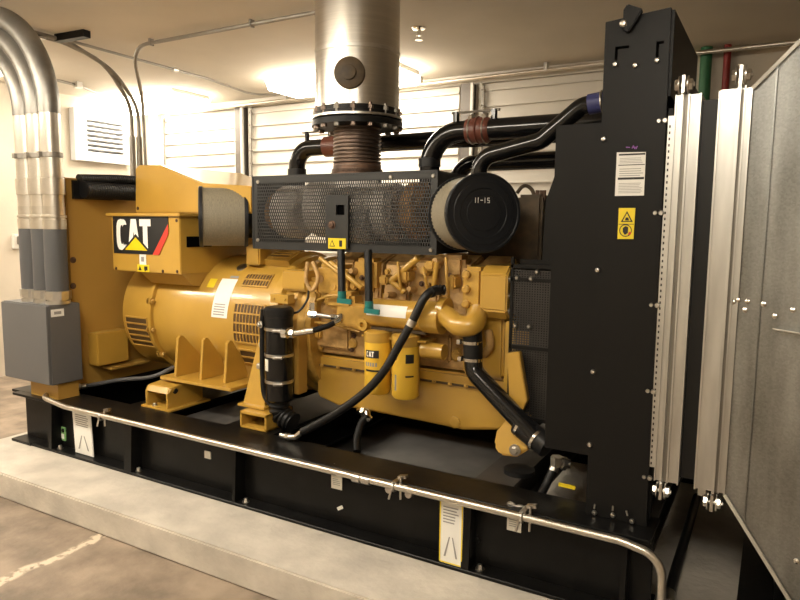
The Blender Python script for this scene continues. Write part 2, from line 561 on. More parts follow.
# sprinkler
q = P(419, 28, z=CE)
t = thing('sprinkler_head', 'small chrome sprinkler head hanging from the ceiling', 'sprinkler', q)
MB().lathe((q.x, q.y, CE), (0, 0, -1), [(0, .05), (.008, .045), (.012, .02)], 20).build('escutcheon', M['chrome'], t)
MB().lathe((q.x, q.y, CE), (0, 0, -1), [(.01, .014), (.045, .011), (.05, .02), (.053, .02)], 14).build('body', M['chrome'], t)
MB().lathe((q.x, q.y, CE), (0, 0, -1), [(.08, .028), (.083, .028)], 14).cyl((q.x - .012, q.y, CE - .05), (q.x - .012, q.y, CE - .081), .003, seg=6).cyl((q.x + .012, q.y, CE - .05), (q.x + .012, q.y, CE - .081), .003, seg=6).build('deflector', M['chrome'], t)

# thin conduits at the ceiling
ZC = CE - .03
A0, A1 = P(36, 29, z=ZC), P(84, 44, z=ZC)
dx, dy = -4.75, 3.55
t = thing('ceiling_conduit', 'dark conduit pair running under the ceiling and dropping behind the yellow cabinet', 'conduit', (dx, dy, 1.9))
for i, o in enumerate((0, .05)):
    MB().tube([(-4.78 + o, 2.3, ZC), (-4.78 + o, 3.2, ZC), (-4.74 + o * .5, 3.52 + o, 2.86 - o), (-4.69 + o * .5, 3.72 + o, 2.55), (-4.69 + o * .5, 3.72 + o, 1.4)], .016, .35, seg=10).build('tube', M['dark_conduit'], t)
for o in (0, .04):
    MB().cyl((-4.69 + o * .6, 3.72 + o * 1.25, 1.45), (-4.69 + o * .6, 3.72 + o * 1.25, 2.3), .024).build('lower_sleeve', M['dark_conduit'], t)
t = thing('ceiling_conduit', 'thin conduit along the ceiling bending down beside the dark conduit pair', 'conduit', (-4.5, 3.55, 2.5))
B0, B1 = P(145, 39, z=ZC), P(318, 8, z=ZC)
MB().tube([(-4.62, 3.80, 1.4), (-4.62, 3.78, 2.6), (-4.42, 3.53, ZC), (-2.44, 3.53, ZC)], .014, .28, seg=10).build('tube', M['dark_conduit'], t)
for x in (-4.2, -3.2):
    MB().box(x - .008, x + .008, 3.51, 3.55, ZC - .02, CE).build('clip', M['dark_conduit'], t)
t = thing('ceiling_conduit', 'pale conduit crossing the ceiling from the dark strut to the back wall', 'conduit', (-4.7, 4.4, ZC))
MB().tube([(-4.70, 3.2, ZC), (-4.74, 4.6, ZC), (-4.9, 5.4, ZC), (-4.4, 5.5, ZC - .02), (-4.25, 5.45, ZC - .02)], .011, .15, seg=10).build('tube', M['dark_conduit'], t)
MB().cyl((-4.73, 4.2, ZC), (-4.73, 4.25, ZC), .02).build('coupling', M['steel'], t)
t = thing('ceiling_conduit', 'short pale conduit high at the left between the big conduits and the light', 'conduit', (-6.2, 4.2, ZC))
MB().tube([P(56, 80, z=ZC), P(80, 86, z=ZC), P(100, 94, z=ZC)], .014, seg=10).build('tube', M['dark_conduit'], t)
q = P(78, 85, z=ZC)
MB().box(q.x - .03, q.x + .03, q.y - .03, q.y + .03, ZC - .03, CE).build('clip', M['steel'], t)
qa, qb = P(58, 38, z=CE - .02), P(87, 33, z=CE - .02)
t = thing('strut_channel', 'short black strut channel fixed to the ceiling over the dark conduits', 'strut', (qa + qb) / 2)
MB().bar((qa.x, qa.y, CE - .025), (qb.x, qb.y, CE - .025), .06, .05).build('channel', M['black'], t)
MB().box(-4.80, -4.70, 2.98, 3.02, ZC - .035, ZC - .02).build('clamp', M['steel'], t)

# ------------------------------------------------------------------ base frame (skid)
FX0, FX1, FZ0, FZ1 = -4.3, -.33, ZP, .48
t = thing('base_frame', 'black steel base frame of I-beams lying on the concrete pad', 'base frame', (-2.3, YC, ZP))
for yw, s in ((2.5, 1), (4.1, -1)):
    r_ = MB()
    ye = yw - .09 * s; yi = yw + .13 * s
    a, c = min(ye, yi), max(ye, yi)
    r_.box(FX0, FX1, a, c, FZ0, FZ0 + .016)
    r_.box(FX0, FX1, a, c, FZ1 - .016, FZ1)
    r_.box(FX0, FX1, yw - .006, yw + .006, FZ0 + .016, FZ1 - .016)
    r_.build('side_beam', M['frame_black'], t, bevel=.002, seg=1)
eb = MB()
eb.box(-4.39, -4.12, 2.46, 4.15, FZ1 - .015, FZ1 + .001).box(-4.33, -4.12, 2.405, 4.2, FZ0 - .0, FZ0 + .017).box(-4.29, -4.275, 2.5, 4.1, FZ0 + .015, FZ1 - .015)
eb.build('end_beam', M['frame_black'], t)
for x0, x1 in ((-3.42, -3.08), (-2.62, -2.28), (-1.11, -.93), (-.55, -.34)):
    MB().box(x0, x1, 2.615, 3.985, FZ1 - .02, FZ1 - .002).box((x0 + x1) / 2 - .006, (x0 + x1) / 2 + .006, 2.51, 4.09, FZ0 + .1, FZ1 - .02).box(x0 + .03, x1 - .03, 2.63, 3.97, FZ0 + .1, FZ0 + .115).build('cross_member', M['dusty_black'] if x0 > -1.2 else M['frame_black'], t)
MB().box(-4.25, -2.62, 2.64, 3.96, FZ0 + .02, FZ0 + .035).build('belly_plate', M['frame_black'], t)
MB().box(-2.62, -1.11, 2.64, 3.96, FZ0 + .02, FZ0 + .03).build('floor_plate', M['plate_grey'], t)
MB().box(-3.06, -2.66, 2.63, 3.3, FZ1 - .06, FZ1 - .05).build('inner_shelf', M['plate_grey'], t)
q0, q1 = P(292, 418, z=.40), P(318, 418, z=.40)
MB().box(q0.x, q1.x, 2.62, 3.98, .39, .40).build('tie_plate', M['plate_light'], t, label='pale tie plate in a lit tone across the black frame')
# stiffeners
for x, wd in ((-3.925, .03), (-3.185, .06), (-2.36, .02), (-1.055, .035), (-.42, .02)):
    MB().prism([(x - wd / 2, 2.495, FZ0 + .016), (x - wd / 2, 2.415, FZ0 + .016), (x - wd / 2, 2.43, FZ1 - .016), (x - wd / 2, 2.495, FZ1 - .016)], (wd, 0, 0)).build('stiffener', M['frame_black'], t)
    pp = MB().hexbolt((x + .055, 2.45, FZ0 + .016), (0, 0, 1), .013, .022)
    pp.build('anchor_bolt', M['steel'], t)
for px in (66, 480):
    q = P(px, 450, y=2.5)
    MB().hexbolt((q.x, 2.494, FZ0 + .12), (0, -1, 0), .014, .012).build('bolt', M['black'], t)
# labels on the frame
x0, x1 = -3.72, -3.545
pl = MB().hexa([(x0, 2.452, FZ0 + .02), (x1, 2.452, FZ0 + .02), (x1, 2.458, FZ0 + .02), (x0, 2.458, FZ0 + .02), (x0, 2.442, FZ1 - .02), (x1, 2.442, FZ1 - .02), (x1, 2.448, FZ1 - .02), (x0, 2.448, FZ1 - .02)]).build('lifting_label', M['white'], t, label='white lifting instruction plate')


def lift_marks(x0, x1, yf, par):
    f = lambda u, v: V((u, yf(v) - .0015, v))
    mb = MB()
    w = x1 - x0
    text_lines(mb, f, x0 + .15 * w, x1 - .12 * w, FZ0 + .20, FZ0 + .28, 6, .4)
    mb.build('print', M['ink_grey'], par)
    mb = MB(); mb.face([f(x0 + .42 * w, FZ0 + .14), f(x0 + .47 * w, FZ0 + .14), f(x0 + .28 * w, FZ0 + .05), f(x0 + .2 * w, FZ0 + .05)]); mb.build('print', M['ink_grey'], par)
    mb = MB(); mb.face([f(x0 + .55 * w, FZ0 + .14), f(x0 + .6 * w, FZ0 + .14), f(x0 + .8 * w, FZ0 + .05), f(x0 + .72 * w, FZ0 + .05)]); mb.build('print', M['ink_grey'], par)


lift_marks(x0, x1, lambda v: 2.452 - (v - FZ0 - .02) * .01 / .29, pl)
x0, x1 = P(440, 520, y=2.42).x, P(463, 520, y=2.42).x
pl = MB().box(x0, x1, 2.418, 2.424, FZ0 + .018, FZ1 - .016).build('lifting_label', M['white'], t, label='white lifting instruction plate')
lift_marks(x0, x1, lambda v: 2.418, pl)
bd = MB()
for a, c, d, e in ((x0, x1, FZ0 + .02, FZ0 + .025), (x0, x0 + .005, FZ0 + .02, FZ1 - .018), (x1 - .005, x1, FZ0 + .02, FZ1 - .018)):
    bd.box(a, c, 2.4165, 2.418, d, e)
bd.build('border', M['label_yellow'], pl)
q0, q1 = P(59, 426, y=2.49), P(66, 441, y=2.49)
pl = MB().box(q0.x, q1.x, 2.487, 2.494, q1.z, q0.z).build('green_sticker', M['green_label'], t, label='small green and white sticker')
MB().box(q0.x + .012, q1.x - .012, 2.4855, 2.487, q1.z + .012, (q0.z + q1.z) / 2).build('print', M['white'], pl)
for px, pz in ((336, 474), (514, 514)):
    q = P(px, pz, y=2.44)
    MB().torus((q.x - .015, 2.455, q.z + .015), (.3, 1, .2), .022, .008, 16, 8).torus((q.x + .02, 2.45, q.z + .012), (-.4, 1, 0), .022, .008, 16, 8).build('shackle_ring', M['steel'], t)
    tg = MB().box(q.x - .03, q.x + .03, 2.444, 2.448, q.z - .075, q.z - .012).build('paper_tag', M['tag'], t, label='cream paper tag')
    mb = MB(); text_lines(mb, front(2.4435), q.x - .022, q.x + .022, q.z - .055, q.z - .02, 4, .35); mb.build('print', M['ink_grey'], tg)
q = P(208, 455, y=2.49)
MB().box(q.x - .025, q.x + .02, 2.488, 2.494, q.z - .02, q.z + .02).build('small_sticker', M['tag'], t, label='small cream sticker')
q = P(340, 508, y=2.49)
MB().obox((q.x, 2.491, q.z), (1, 0, .6), (0, 1, 0), (-.6, 0, 1), .016, .003, .008).build('small_sticker', M['tag'], t, label='small cream sticker')
q = P(474, 543, y=2.45)
MB().obox((q.x - .02, 2.437, q.z), (1, 0, 0), (0, 1, 0), (0, 0, 1), .012, .004, .06).build('small_plate', M['dusty_black'], t)

# silver conduit along the frame
CY, CZ = 2.385, .468
t = thing('electrical_conduit', 'long silver conduit running along the front edge of the black base frame', 'conduit', (-2.2, CY, CZ))
MB().tube([(-3.93, 2.60, .50), (-4.02, 2.52, .50), (-3.96, 2.40, .50), (-3.70, CY, .478), (-.43, CY, CZ), (-.285, CY, .44), (-.275, CY, ZP)], .0155, .14, seg=14).build('tube', M['emt'], t)
for x in (-3.36, -1.38, -.80):
    c = MB()
    c.torus((x, CY, CZ), (1, 0, 0), .018, .006, 18, 8).box(x - .012, x + .012, CY - .004, CY + .06, CZ + .013, CZ + .024)
    c.obox((x + .03, CY + .02, CZ + .045), (1, 0, .2), (0, 1, 0), (-.2, 0, 1), .02, .012, .006)
    c.cyl((x - .01, CY - .01, CZ - .01), (x - .02, CY - .015, CZ - .055), .005, seg=8).cyl((x + .03, CY + .0, CZ + .05), (x + .03, CY + .0, CZ - .05), .005, seg=8)
    c.build('beam_clamp', M['steel'], t)
x = P(362, 471, y=CY).x
MB().cyl((x - .045, CY, CZ), (x - .005, CY, CZ), .021).cyl((x + .005, CY, CZ), (x + .045, CY, CZ), .02).build('coupling', M['steel'], t)
for px in (386, 406):
    x = P(px, 480, y=CY).x
    MB().cyl((x, CY + .02, CZ - .03), (x, CY + .06, CZ - .03), .017).build('knockout_plug', M['steel'], t)

# ------------------------------------------------------------------ cabinet at the generator end
CX = -3.95
t = thing('control_cabinet', 'tall plain yellow steel cabinet at the left end of the generator', 'cabinet', (-4.12, YC, FZ1))
MB().box(-4.26, CX, 2.62, 4.0, FZ1 + .03, 1.875).build('body', M['yellow_flat'], t, bevel=.006)
MB().box(-4.24, CX - .02, 2.64, 3.98, FZ1, FZ1 + .03).build('plinth', M['black'], t)
for py, pz in ((73, 260), (73, 286)):
    q = P(py, pz, x=CX)
    MB().hexbolt((CX, q.y, q.z), (1, 0, 0), .014, .01).build('bolt', M['rust'], t)
# small side box
a0, a1 = P(97, 334, x=CX + .1), P(128, 362, x=CX + .1)
sb = MB().box(CX, CX + .1, a0.y, a0.y + .24, a1.z + .01, a0.z).build('side_box', M['yellow'], t, bevel=.006)
MB().box(CX + .02, CX + .13, a0.y + .08, a0.y + .42, a1.z - .025, a1.z - .01).build('side_bracket', M['yellow_flat'], t)

t = thing('corrugated_cable_sleeve', 'black corrugated cable sleeve pair along the top of the yellow cabinet', 'cable sleeve', (CX + .06, 2.9, 1.78))
MB().tube([(CX + .062, 2.70, 1.80), (CX + .062, 3.13, 1.80)], .055, seg=16, corr=.006, pitch=.018).build('sleeve', M['rubber'], t)
MB().tube([(CX + .02, 2.70, 1.868), (CX + .02, 3.0, 1.885), (CX + .03, 3.16, 1.885)], .034, seg=14, corr=.005, pitch=.016).build('sleeve', M['rubber'], t)
MB().box(CX, CX + .02, 2.66, 2.95, 1.742, 1.86).build('mounting_plate', M['black'], t)

# terminal box with the logo
BY = 2.8
t = thing('terminal_box', 'yellow terminal box with black and white three-letter logo above the alternator', 'terminal box', (-3.45, YC, 1.28))
bx0, bx1 = P(112, 240, y=BY).x, P(180, 240, y=BY).x
MB().box(bx0, bx1, BY, 3.8, 1.285, 1.635).build('body', M['yellow'], t, bevel=.005)
MB().box(bx0 - .03, bx1 + .02, BY - .02, 3.82, 1.635, 1.655).build('lid', M['yellow'], t, bevel=.004)
# saddle over the alternator
zc_, R_ = .985, .405
sd = [(bx0 + .05, BY + .02, 1.29), (bx0 + .05, BY + .05, 1.22)]
arc = [(YC + math.cos(a) * (R_ + .012), zc_ + math.sin(a) * (R_ + .012)) for a in [math.radians(150 - 120 * i / 16) for i in range(17)]]
poly = [V((bx0 + .3, BY + .03, 1.29)), V((bx0 + .3, YC * 2 - BY - .03, 1.29))] + [V((bx0 + .3, y, z)) for y, z in reversed(arc)]
L = [(YC + math.cos(a) * (R_ + .004), zc_ + math.sin(a) * (R_ + .004)) for a in [math.radians(148 - 2 * i) for i in range(30)]]
L = [a for a in L if a[1] < 1.288]
MB().prism([V((bx0 + .25, BY + .008, 1.288)), V((bx0 + .25, L[0][0] - .06, L[0][1] + .01))] + [V((bx0 + .25, a[0], a[1])) for a in L] + [V((bx0 + .25, L[-1][0] + .02, 1.288))], (bx1 - .003 - bx0 - .25, 0, 0)).build('saddle', M['yellow_flat'], t)
MB().box(bx1, bx1 + .006, BY + .05, BY + .25, 1.45, 1.515).build('side_slot', M['socket'], t)
for u, v in ((.05, .04), (.5, .04), (.75, .04), (.95, .05), (.05, .93), (.96, .93)):
    MB().hexbolt((bx0 + (bx1 - bx0) * u, BY, 1.285 + .35 * v), (0, -1, 0), .007, .006).build('bolt', M['rust'], t)
# the logo panel
fy = BY - .004
lx0, lx1 = P(114, 240, y=BY).x, P(169, 240, y=BY).x
lz0, lz1 = P(116, 253, y=BY).z, P(116, 216, y=BY).z
W, H = lx1 - lx0, lz1 - lz0
lg = MB().prism([(lx0, BY, lz0), (lx0 + W * .77, BY, lz0), (lx1 - W * .0, BY, lz1 - H * .28), (lx1, BY, lz1), (lx0, BY, lz1)], (0, -.004, 0)).build('logo_panel', M['ink'], t, label='black logo panel')
MB().prism([(lx0 + W * .72, fy, lz0), (lx0 + W * .83, fy, lz0), (lx1, fy, lz0 + H * .54), (lx1, fy, lz0 + H * .80)], (0, -.002, 0)).build('red_stripe', M['red'], lg)
mb = MB(); word_cat(mb, front(fy - .001), lx0 + W * .065, lz0 + H * .09, W * .645, H * .83, .03); mb.build('letters', M['letter_white'], lg)
tx, tz = lx0 + W * .425, lz0 + H * .10
MB().prism([(tx - W * .27, fy - .0015, tz - H * .04), (tx + W * .27, fy - .0015, tz - H * .04), (tx, fy - .0015, tz + H * .43)], (0, -.001, 0)).build('triangle_outline', M['ink'], lg)
MB().prism([(tx - W * .205, fy - .003, tz - H * .0), (tx + W * .205, fy - .003, tz - H * .0), (tx, fy - .003, tz + H * .34)], (0, -.001, 0)).build('triangle', M['logo_yellow'], lg)
q = P(143, 260, y=BY)
st = MB().box(q.x - .03, q.x + .03, BY - .002, BY, q.z - .035, q.z + .035).build('white_sticker', M['white'], t)
MB().box(q.x - .015, q.x + .012, BY - .003, BY - .002, q.z - .01, q.z + .02).build('print', M['ink_grey'], st)
q = P(143, 267, y=BY)
st = MB().box(q.x - .05, q.x + .06, BY - .0025, BY - .001, q.z - .03, q.z + .015).build('warning_sticker', M['label_yellow'], t)
MB().prism([(q.x - .04, BY - .003, q.z - .022), (q.x - .01, BY - .003, q.z - .022), (q.x - .025, BY - .003, q.z + .008)], (0, -.001, 0)).box(q.x + .015, q.x + .045, BY - .004, BY - .003, q.z - .02, q.z + .005).build('print', M['ink'], st)

# hood on top of the terminal box
HY = 2.97
hp = [P(*p, y=HY) for p in ((135, 212), (135, 168), (139, 165), (160, 165), (203, 183), (252, 186), (252, 212))]
hp[0].z = hp[-1].z = 1.657
t = thing('cable_hood', 'plain yellow sloping hood on top of the logo terminal box', 'hood', (-3.3, 3.3, 1.657))
MB().prism(hp, (0, .75, 0)).build('hood_shell', M['yellow'], t, bevel=.008)
q = P(134, 206, y=HY)
MB().hexbolt((hp[0].x + .03, HY, 1.69), (0, -1, 0), .008, .006).build('bolt', M['rust'], t)

# ------------------------------------------------------------------ alternator
zc = .985
t = thing('alternator', 'yellow round alternator drum on gusseted feet left of the engine', 'alternator', (-3.2, YC, FZ1))
ax = V((1, 0, 0)); c0 = V((-3.93, YC, zc))
pr = lambda *a: [(x + 3.93, r) for x, r in a]
MB().lathe((-3.93, YC, zc), ax, pr((-3.93, .2), (-3.84, .22), (-3.835, .36), (-3.81, .402), (-3.53, .402)), 64).build('rear_housing', M['yellow'], t)
MB().lathe((-3.93, YC, zc), ax, pr((-3.535, .43), (-3.505, .43)), 64).build('flange_ring', M['yellow'], t, bevel=.003)
MB().lathe((-3.93, YC, zc), ax, pr((-3.51, .405), (-2.53, .405), (-2.51, .395)), 72).build('drum', M['yellow'], t)
MB().lathe((-3.93, YC, zc), ax, pr((-2.53, .42), (-2.47, .42), (-2.46, .39), (-2.40, .41), (-2.38, .41)), 64).build('front_adapter', M['yellow'], t)
for i in range(14):
    a = 2 * PI * i / 14 + .2
    if math.cos(a) > .3: continue
    MB().hexbolt((-3.508, YC + .424 * math.cos(a), zc + .424 * math.sin(a)), (1, 0, 0), .015, .022).hexbolt((-3.532, YC + .424 * math.cos(a), zc + .424 * math.sin(a)), (-1, 0, 0), .015, .022).build('flange_bolt', M['yellow_cast'], t)


def grille(x0, x1, a0, a1, R, nh, nv, par, name='vent_grille'):
    """slotted opening on the drum, angles from the top towards the room"""
    mp = lambda x, a, r: V((x, YC - r * math.sin(a), zc + r * math.cos(a)))
    g = MB(); k = 8
    for i in range(k):
        aa, ab = a0 + (a1 - a0) * i / k, a0 + (a1 - a0) * (i + 1) / k
        g.face([mp(x0, aa, R + .002), mp(x1, aa, R + .002), mp(x1, ab, R + .002), mp(x0, ab, R + .002)])
    o = g.build(name, M['grille'], par, label='dark vent opening with yellow bars')
    g = MB()
    for i in range(nh + 1):
        a = a0 + (a1 - a0) * i / nh
        g.bar(mp(x0, a, R + .004), mp(x1, a, R + .004), .010, .008, up=mp(0, a, 1) - mp(0, a, 0))
    for j in range(nv + 1):
        x = x0 + (x1 - x0) * j / nv
        for i in range(6):
            aa, ab = a0 + (a1 - a0) * i / 6, a0 + (a1 - a0) * (i + 1) / 6
            g.bar(mp(x, aa, R + .004), mp(x, ab, R + .004), .005, .006, up=mp(0, aa, 1) - mp(0, aa, 0))
    g.build('bars', M['yellow_cast'], o)


D = math.radians
grille(-3.78, -3.57, D(92), D(122), .402, 5, 1, t)
grille(-2.80, -2.57, D(70), D(103), .406, 4, 9, t)
grille(-2.80, -2.60, D(41), D(54), .406, 2, 9, t)
grille(-2.78, -2.57, D(110), D(124), .406, 2, 1, t)
cv = MB()
for k in range(14):
    a0_, a1_ = D(-70 + k * 7), D(-63 + k * 7)
    mq = lambda x, a, r: V((x, YC - r * math.sin(a), zc + r * math.cos(a)))
    cv.hexa([mq(-2.74, a0_, .405), mq(-2.54, a0_, .405), mq(-2.54, a1_, .405), mq(-2.74, a1_, .405), mq(-2.74, a0_, .445), mq(-2.54, a0_, .445), mq(-2.54, a1_, .445), mq(-2.74, a1_, .445)])
cv = cv.build('raised_cover', M['yellow'], t)
grille(-2.72, -2.56, D(4), D(24), .446, 4, 1, t)
# white sticker and small plates, following the drum
mp = lambda x, a, r: V((x, YC - r * math.sin(a), zc + r * math.cos(a)))


def drum_patch(name, x0, x1, a0, a1, R, material, par, k=8, skew=0., **kw):
    g = MB()
    for i in range(k):
        aa, ab = a0 + (a1 - a0) * i / k, a0 + (a1 - a0) * (i + 1) / k
        s0, s1 = skew * i / k, skew * (i + 1) / k
        g.face([mp(x0 + s0, aa, R), mp(x1 + s0, aa, R), mp(x1 + s1, ab, R), mp(x0 + s1, ab, R)])
    return g.build(name, material, par, **kw)


lab = drum_patch('white_sticker', -2.985, -2.855, D(48), D(84), .4072, M['white'], t, skew=0., label='white sticker')
for i in range(5): drum_patch('print', -2.97, -2.88, D(72 + i * 2.2), D(73 + i * 2.2), .4078, M['ink_grey'], lab, 2)
drum_patch('yellow_sticker', -3.08, -3.02, D(49), D(58), .4072, M['label_yellow'], t, label='small yellow sticker')
drum_patch('small_sticker', -2.93, -2.86, D(44.5), D(47), .4075, M['ink_grey'], t)
p = mp(-2.90, D(33), .405); nrm = (p - V((-2.90, YC, zc))).normalized()
MB().lathe(p, nrm, [(0, .035), (.006, .033), (.007, .02)], 20).build('hole_plug', M['steel'], t)
p0 = mp(-2.72, D(4), .45)
MB().box(-2.84, -2.73, 3.05, 3.17, zc + .36, zc + .485).build('lifting_lug', M['yellow'], t, bevel=.008)
# feet
fy0 = 2.72
fz = .66
ft = MB().box(-3.25, -2.66, fy0, fy0 + .28, fz - .02, fz).build('foot_plate', M['yellow'], t, bevel=.003)
for px, py in ((174, 376.5), (199, 379.5), (223, 383)):
    x = P(px, py, z=fz).x; gy = P(px, py, z=fz).y
    MB().prism([(x, gy, fz), (x, gy + .025, fz + .235), (x, gy + .045, fz + .25), (x, gy + .065, fz + .245), (x, 2.95, fz + .11), (x, 2.99, fz)], (.02, 0, 0)).build('gusset', M['yellow'], t, bevel=.002)
MB().box(-3.2, -2.66, fy0 + .26, fy0 + .28, fz, fz + .12).build('foot_web', M['yellow_flat'], t)
ft = MB().box(-3.25, -2.66, 2 * YC - fy0 - .28, 2 * YC - fy0, fz - .02, fz).box(-3.2, -2.66, 2 * YC - fy0 - .28, 2 * YC - fy0 - .26, fz, fz + .12).build('foot_plate', M['yellow'], t)
# riser under the left foot
rx0, rx1 = -3.32, -3.09
MB().box(rx0, rx1 + .03, 2.63, 2.95, FZ1 - .001, FZ1 + .012).build('mount_base', M['yellow'], t, bevel=.002)
rm = MB()
rm.prism([(rx0 + .03, 2.64, FZ1 + .01), (rx0 + .03, 2.64, FZ1 + .10), (rx0 + .03, 2.66, FZ1 + .135), (rx0 + .03, 2.92, FZ1 + .16), (rx0 + .03, 2.92, FZ1 + .01)], (.015, 0, 0))
rm.prism([(rx1 - .02, 2.64, FZ1 + .01), (rx1 - .02, 2.64, FZ1 + .10), (rx1 - .02, 2.66, FZ1 + .135), (rx1 - .02, 2.92, FZ1 + .16), (rx1 - .02, 2.92, FZ1 + .01)], (.015, 0, 0))
rm.hexa([(rx0 + .03, 2.64, FZ1 + .10), (rx1, 2.64, FZ1 + .10), (rx1, 2.92, FZ1 + .15), (rx0 + .03, 2.92, FZ1 + .15), (rx0 + .03, 2.665, FZ1 + .135), (rx1, 2.665, FZ1 + .135), (rx1, 2.92, FZ1 + .162), (rx0 + .03, 2.92, FZ1 + .162)])
rm.build('isolator_mount', M['yellow'], t, bevel=.004)
MB().hexbolt((rx0 + .09, 2.66, FZ1 + .012), (0, 0, 1), .012, .016).build('bolt', M['steel'], t)
MB().hexbolt((rx1 - .004, 2.70, FZ1 + .115), (1, 0, 0), .014, .008).build('bolt', M['ink'], t)
# grey flexible conduit behind the frame
t = thing('flexible_conduit', 'thin grey flexible conduit from the yellow cabinet to the alternator foot', 'conduit', (-3.7, 2.7, .55))
a = P(84, 381, x=-3.92)
MB().tube(spline([(-3.96, 2.6, .52), (-3.93, 2.68, .515), P(120, 380, y=2.72), P(145, 378, y=2.76), P(160, 374, y=2.80), P(174, 367, y=2.88)]), .013, seg=10).build('tube', M['grey_pvc'], t)
MB().cyl((-3.97, 2.585, .522), (-3.94, 2.655, .516), .02).cyl((-3.935, 2.66, .516), (-3.92, 2.69, .515), .018).build('fitting', M['steel'], t)

# ------------------------------------------------------------------ grey junction box and big conduits
gx0, gx1, gy0, gy1, gz0, gz1 = -4.335, -3.845, 2.40, 2.612, .585, 1.085
t = thing('junction_box', 'grey steel junction box under the three big conduits', 'junction box', (-4.09, 2.5, gz0))
MB().box(gx0, gx1, gy0, gy1, gz0, gz1).build('body', M['grey_paint'], t, bevel=.005)
MB().box(gx0 + .002, gx1 - .004, gy0 - .012, gy0, gz0 + .004, gz1 - .004).build('cover', M['grey_paint'], t, bevel=.004)
q = P(57, 313, x=gx1)
st = MB().box(gx1, gx1 + .002, q.y - .04, q.y + .045, q.z - .022, q.z + .024).build('white_sticker', M['white'], t)
MB().box(gx1 + .002, gx1 + .003, q.y - .02, q.y + .026, q.z - .008, q.z + .01).build('print', M['ink_grey'], st)
MB().box(gx0 + .18, gx1 - .02, gy0 + .05, gy1 - .02, FZ1 + .001, gz0).build('stand', M['yellow_flat'], t)

GY = 2.505
for i, (x, lb) in enumerate(((-4.165, 'leftmost of the three big grey conduits rising from the junction box'), (-4.035, 'middle one of the three big grey conduits rising from the junction box'), (-3.905, 'rightmost of the three big grey conduits rising from the junction box'))):
    t = thing('electrical_conduit', lb, 'conduit', (x, GY, gz1), 'big conduits rising from the junction box')
    R0 = .44 + .10 * i
    top = 2.26
    MB().cyl((x, GY, 1.68), (x, GY, top), .062, seg=28).build('straight_pipe', M['emt'], t)
    pts = [V((x - R0 + R0 * math.cos(a), GY, top + R0 * math.sin(a))) for a in [D(90) * k / 16 for k in range(17)]]
    pts = [V((x, GY, top - .01))] + pts
    pts.append(pts[-1] + (pts[-1] - pts[-2]).normalized() * .8)
    MB().tube(pts, .0655, seg=28).build('elbow', M['dull_pipe'], t)
    MB().tube([(x, GY, gz1 + .055), (x + (.004 if i == 1 else -.004), GY, 1.35), (x, GY, 1.56)], .066, seg=28).build('flexible_sleeve', M['grey_pvc'], t)
    f = MB()
    f.lathe((x, GY, gz1), (0, 0, 1), [(0, .072), (.02, .072), (.021, .06), (.03, .06)], 28)
    f.lathe((x, GY, gz1 + .03), (0, 0, 1), [(0, .078), (.05, .078), (.052, .067)], 10)
    f.build('lower_fitting', M['steel'], t)
    f = MB()
    f.lathe((x, GY, 1.55), (0, 0, 1), [(0, .069), (.06, .069), (.062, .063), (.068, .063), (.07, .071), (.085, .071), (.087, .064), (.14, .064)], 28)
    f.lathe((x, GY, 1.76), (0, 0, 1), [(0, .066), (.003, .069), (.10, .069), (.103, .066)], 28)
    f.build('upper_fitting', M['emt'], t)
    MB().lathe((x, GY, 1.985), (0, 0, 1), [(0, .064), (.002, .0675), (.03, .0675), (.032, .064)], 28).box(x - .012, x + .012, GY - .085, GY - .06, 1.985, 2.015).build('strap', M['dark_conduit'], t)

# ------------------------------------------------------------------ engine
t = thing('engine', 'big yellow diesel engine in the middle of the black base frame', 'engine', (-1.8, YC, FZ1))
EY = 2.98
# block, core
MB().box(-2.20, -1.16, EY + .06, 2 * YC - EY - .06, .86, 1.25).build('engine_block', M['yellow_cast'], t, bevel=.02)
hd = MB()
for s in (-1, 1):
    for i in range(6):
        x = -2.18 + i * .175
        hd.hexa([(x, YC + s * .02, 1.2), (x + .155, YC + s * .02, 1.2), (x + .155, YC + s * .30, 1.12), (x, YC + s * .30, 1.12),
                 (x, YC + s * .1, 1.45), (x + .155, YC + s * .1, 1.45), (x + .155, YC + s * .26, 1.40), (x, YC + s * .26, 1.40)])
hd.build('cylinder_heads', M['tan_cast'], t, bevel=.012)
# oil pan with sloped bottom
pan = [P(*p, y=EY) for p in ((317, 362), (317, 396), (336, 405), (420, 421), (462, 430), (500, 430), (516, 424), (518, 380), (505, 372))]
pan[0].z = pan[-1].z = .86
MB().prism(pan, (0, 2 * (YC - EY), 0)).build('oil_pan', M['yellow'], t, bevel=.012)
rail = MB()
rail.bar(P(316, 364, y=EY - .006), P(505, 392, y=EY - .006), .016, .008, up=(0, 0, 1))
rail.build('pan_rail', M['gasket'], t)
for i in range(12):
    p = P(322 + i * 16, 367.5 + i * 2.35, y=EY - .02)
    MB().hexbolt(p + V((0, .0, .012)), (0, -1, 0), .008, .01).build('rail_bolt', M['yellow_cast'], t)
# side wall of crankcase with ribs and covers
MB().box(-2.24, -1.13, EY, EY + .07, .875, 1.16).build('crankcase_side', M['tan_cast'], t, bevel=.01)
for i, (a, c) in enumerate(((318, 352), (424, 452))):
    q0, q1 = P(a, 338, y=EY), P(c, 360, y=EY)
    MB().box(q0.x, q1.x, EY - .03, EY + .01, .91, 1.05).build('side_cover', M['tan_cast'], t, bevel=.012)
for a in (330, 352, 428, 444, 456):
    p = P(a, 358, y=EY - .01)
    MB().lathe((p.x, EY + .01, .95), (0, -1, 0), [(0, .03), (.02, .03), (.028, .02)], 18).build('core_plug', M['yellow_cast'], t)
p = P(455, 423, y=EY)
MB().lathe((p.x, EY, p.z + .005), (0, -1, 0), [(0, .03), (.008, .03), (.01, .02), (.012, .02)], 24).build('drain_boss', M['yellow'], t)
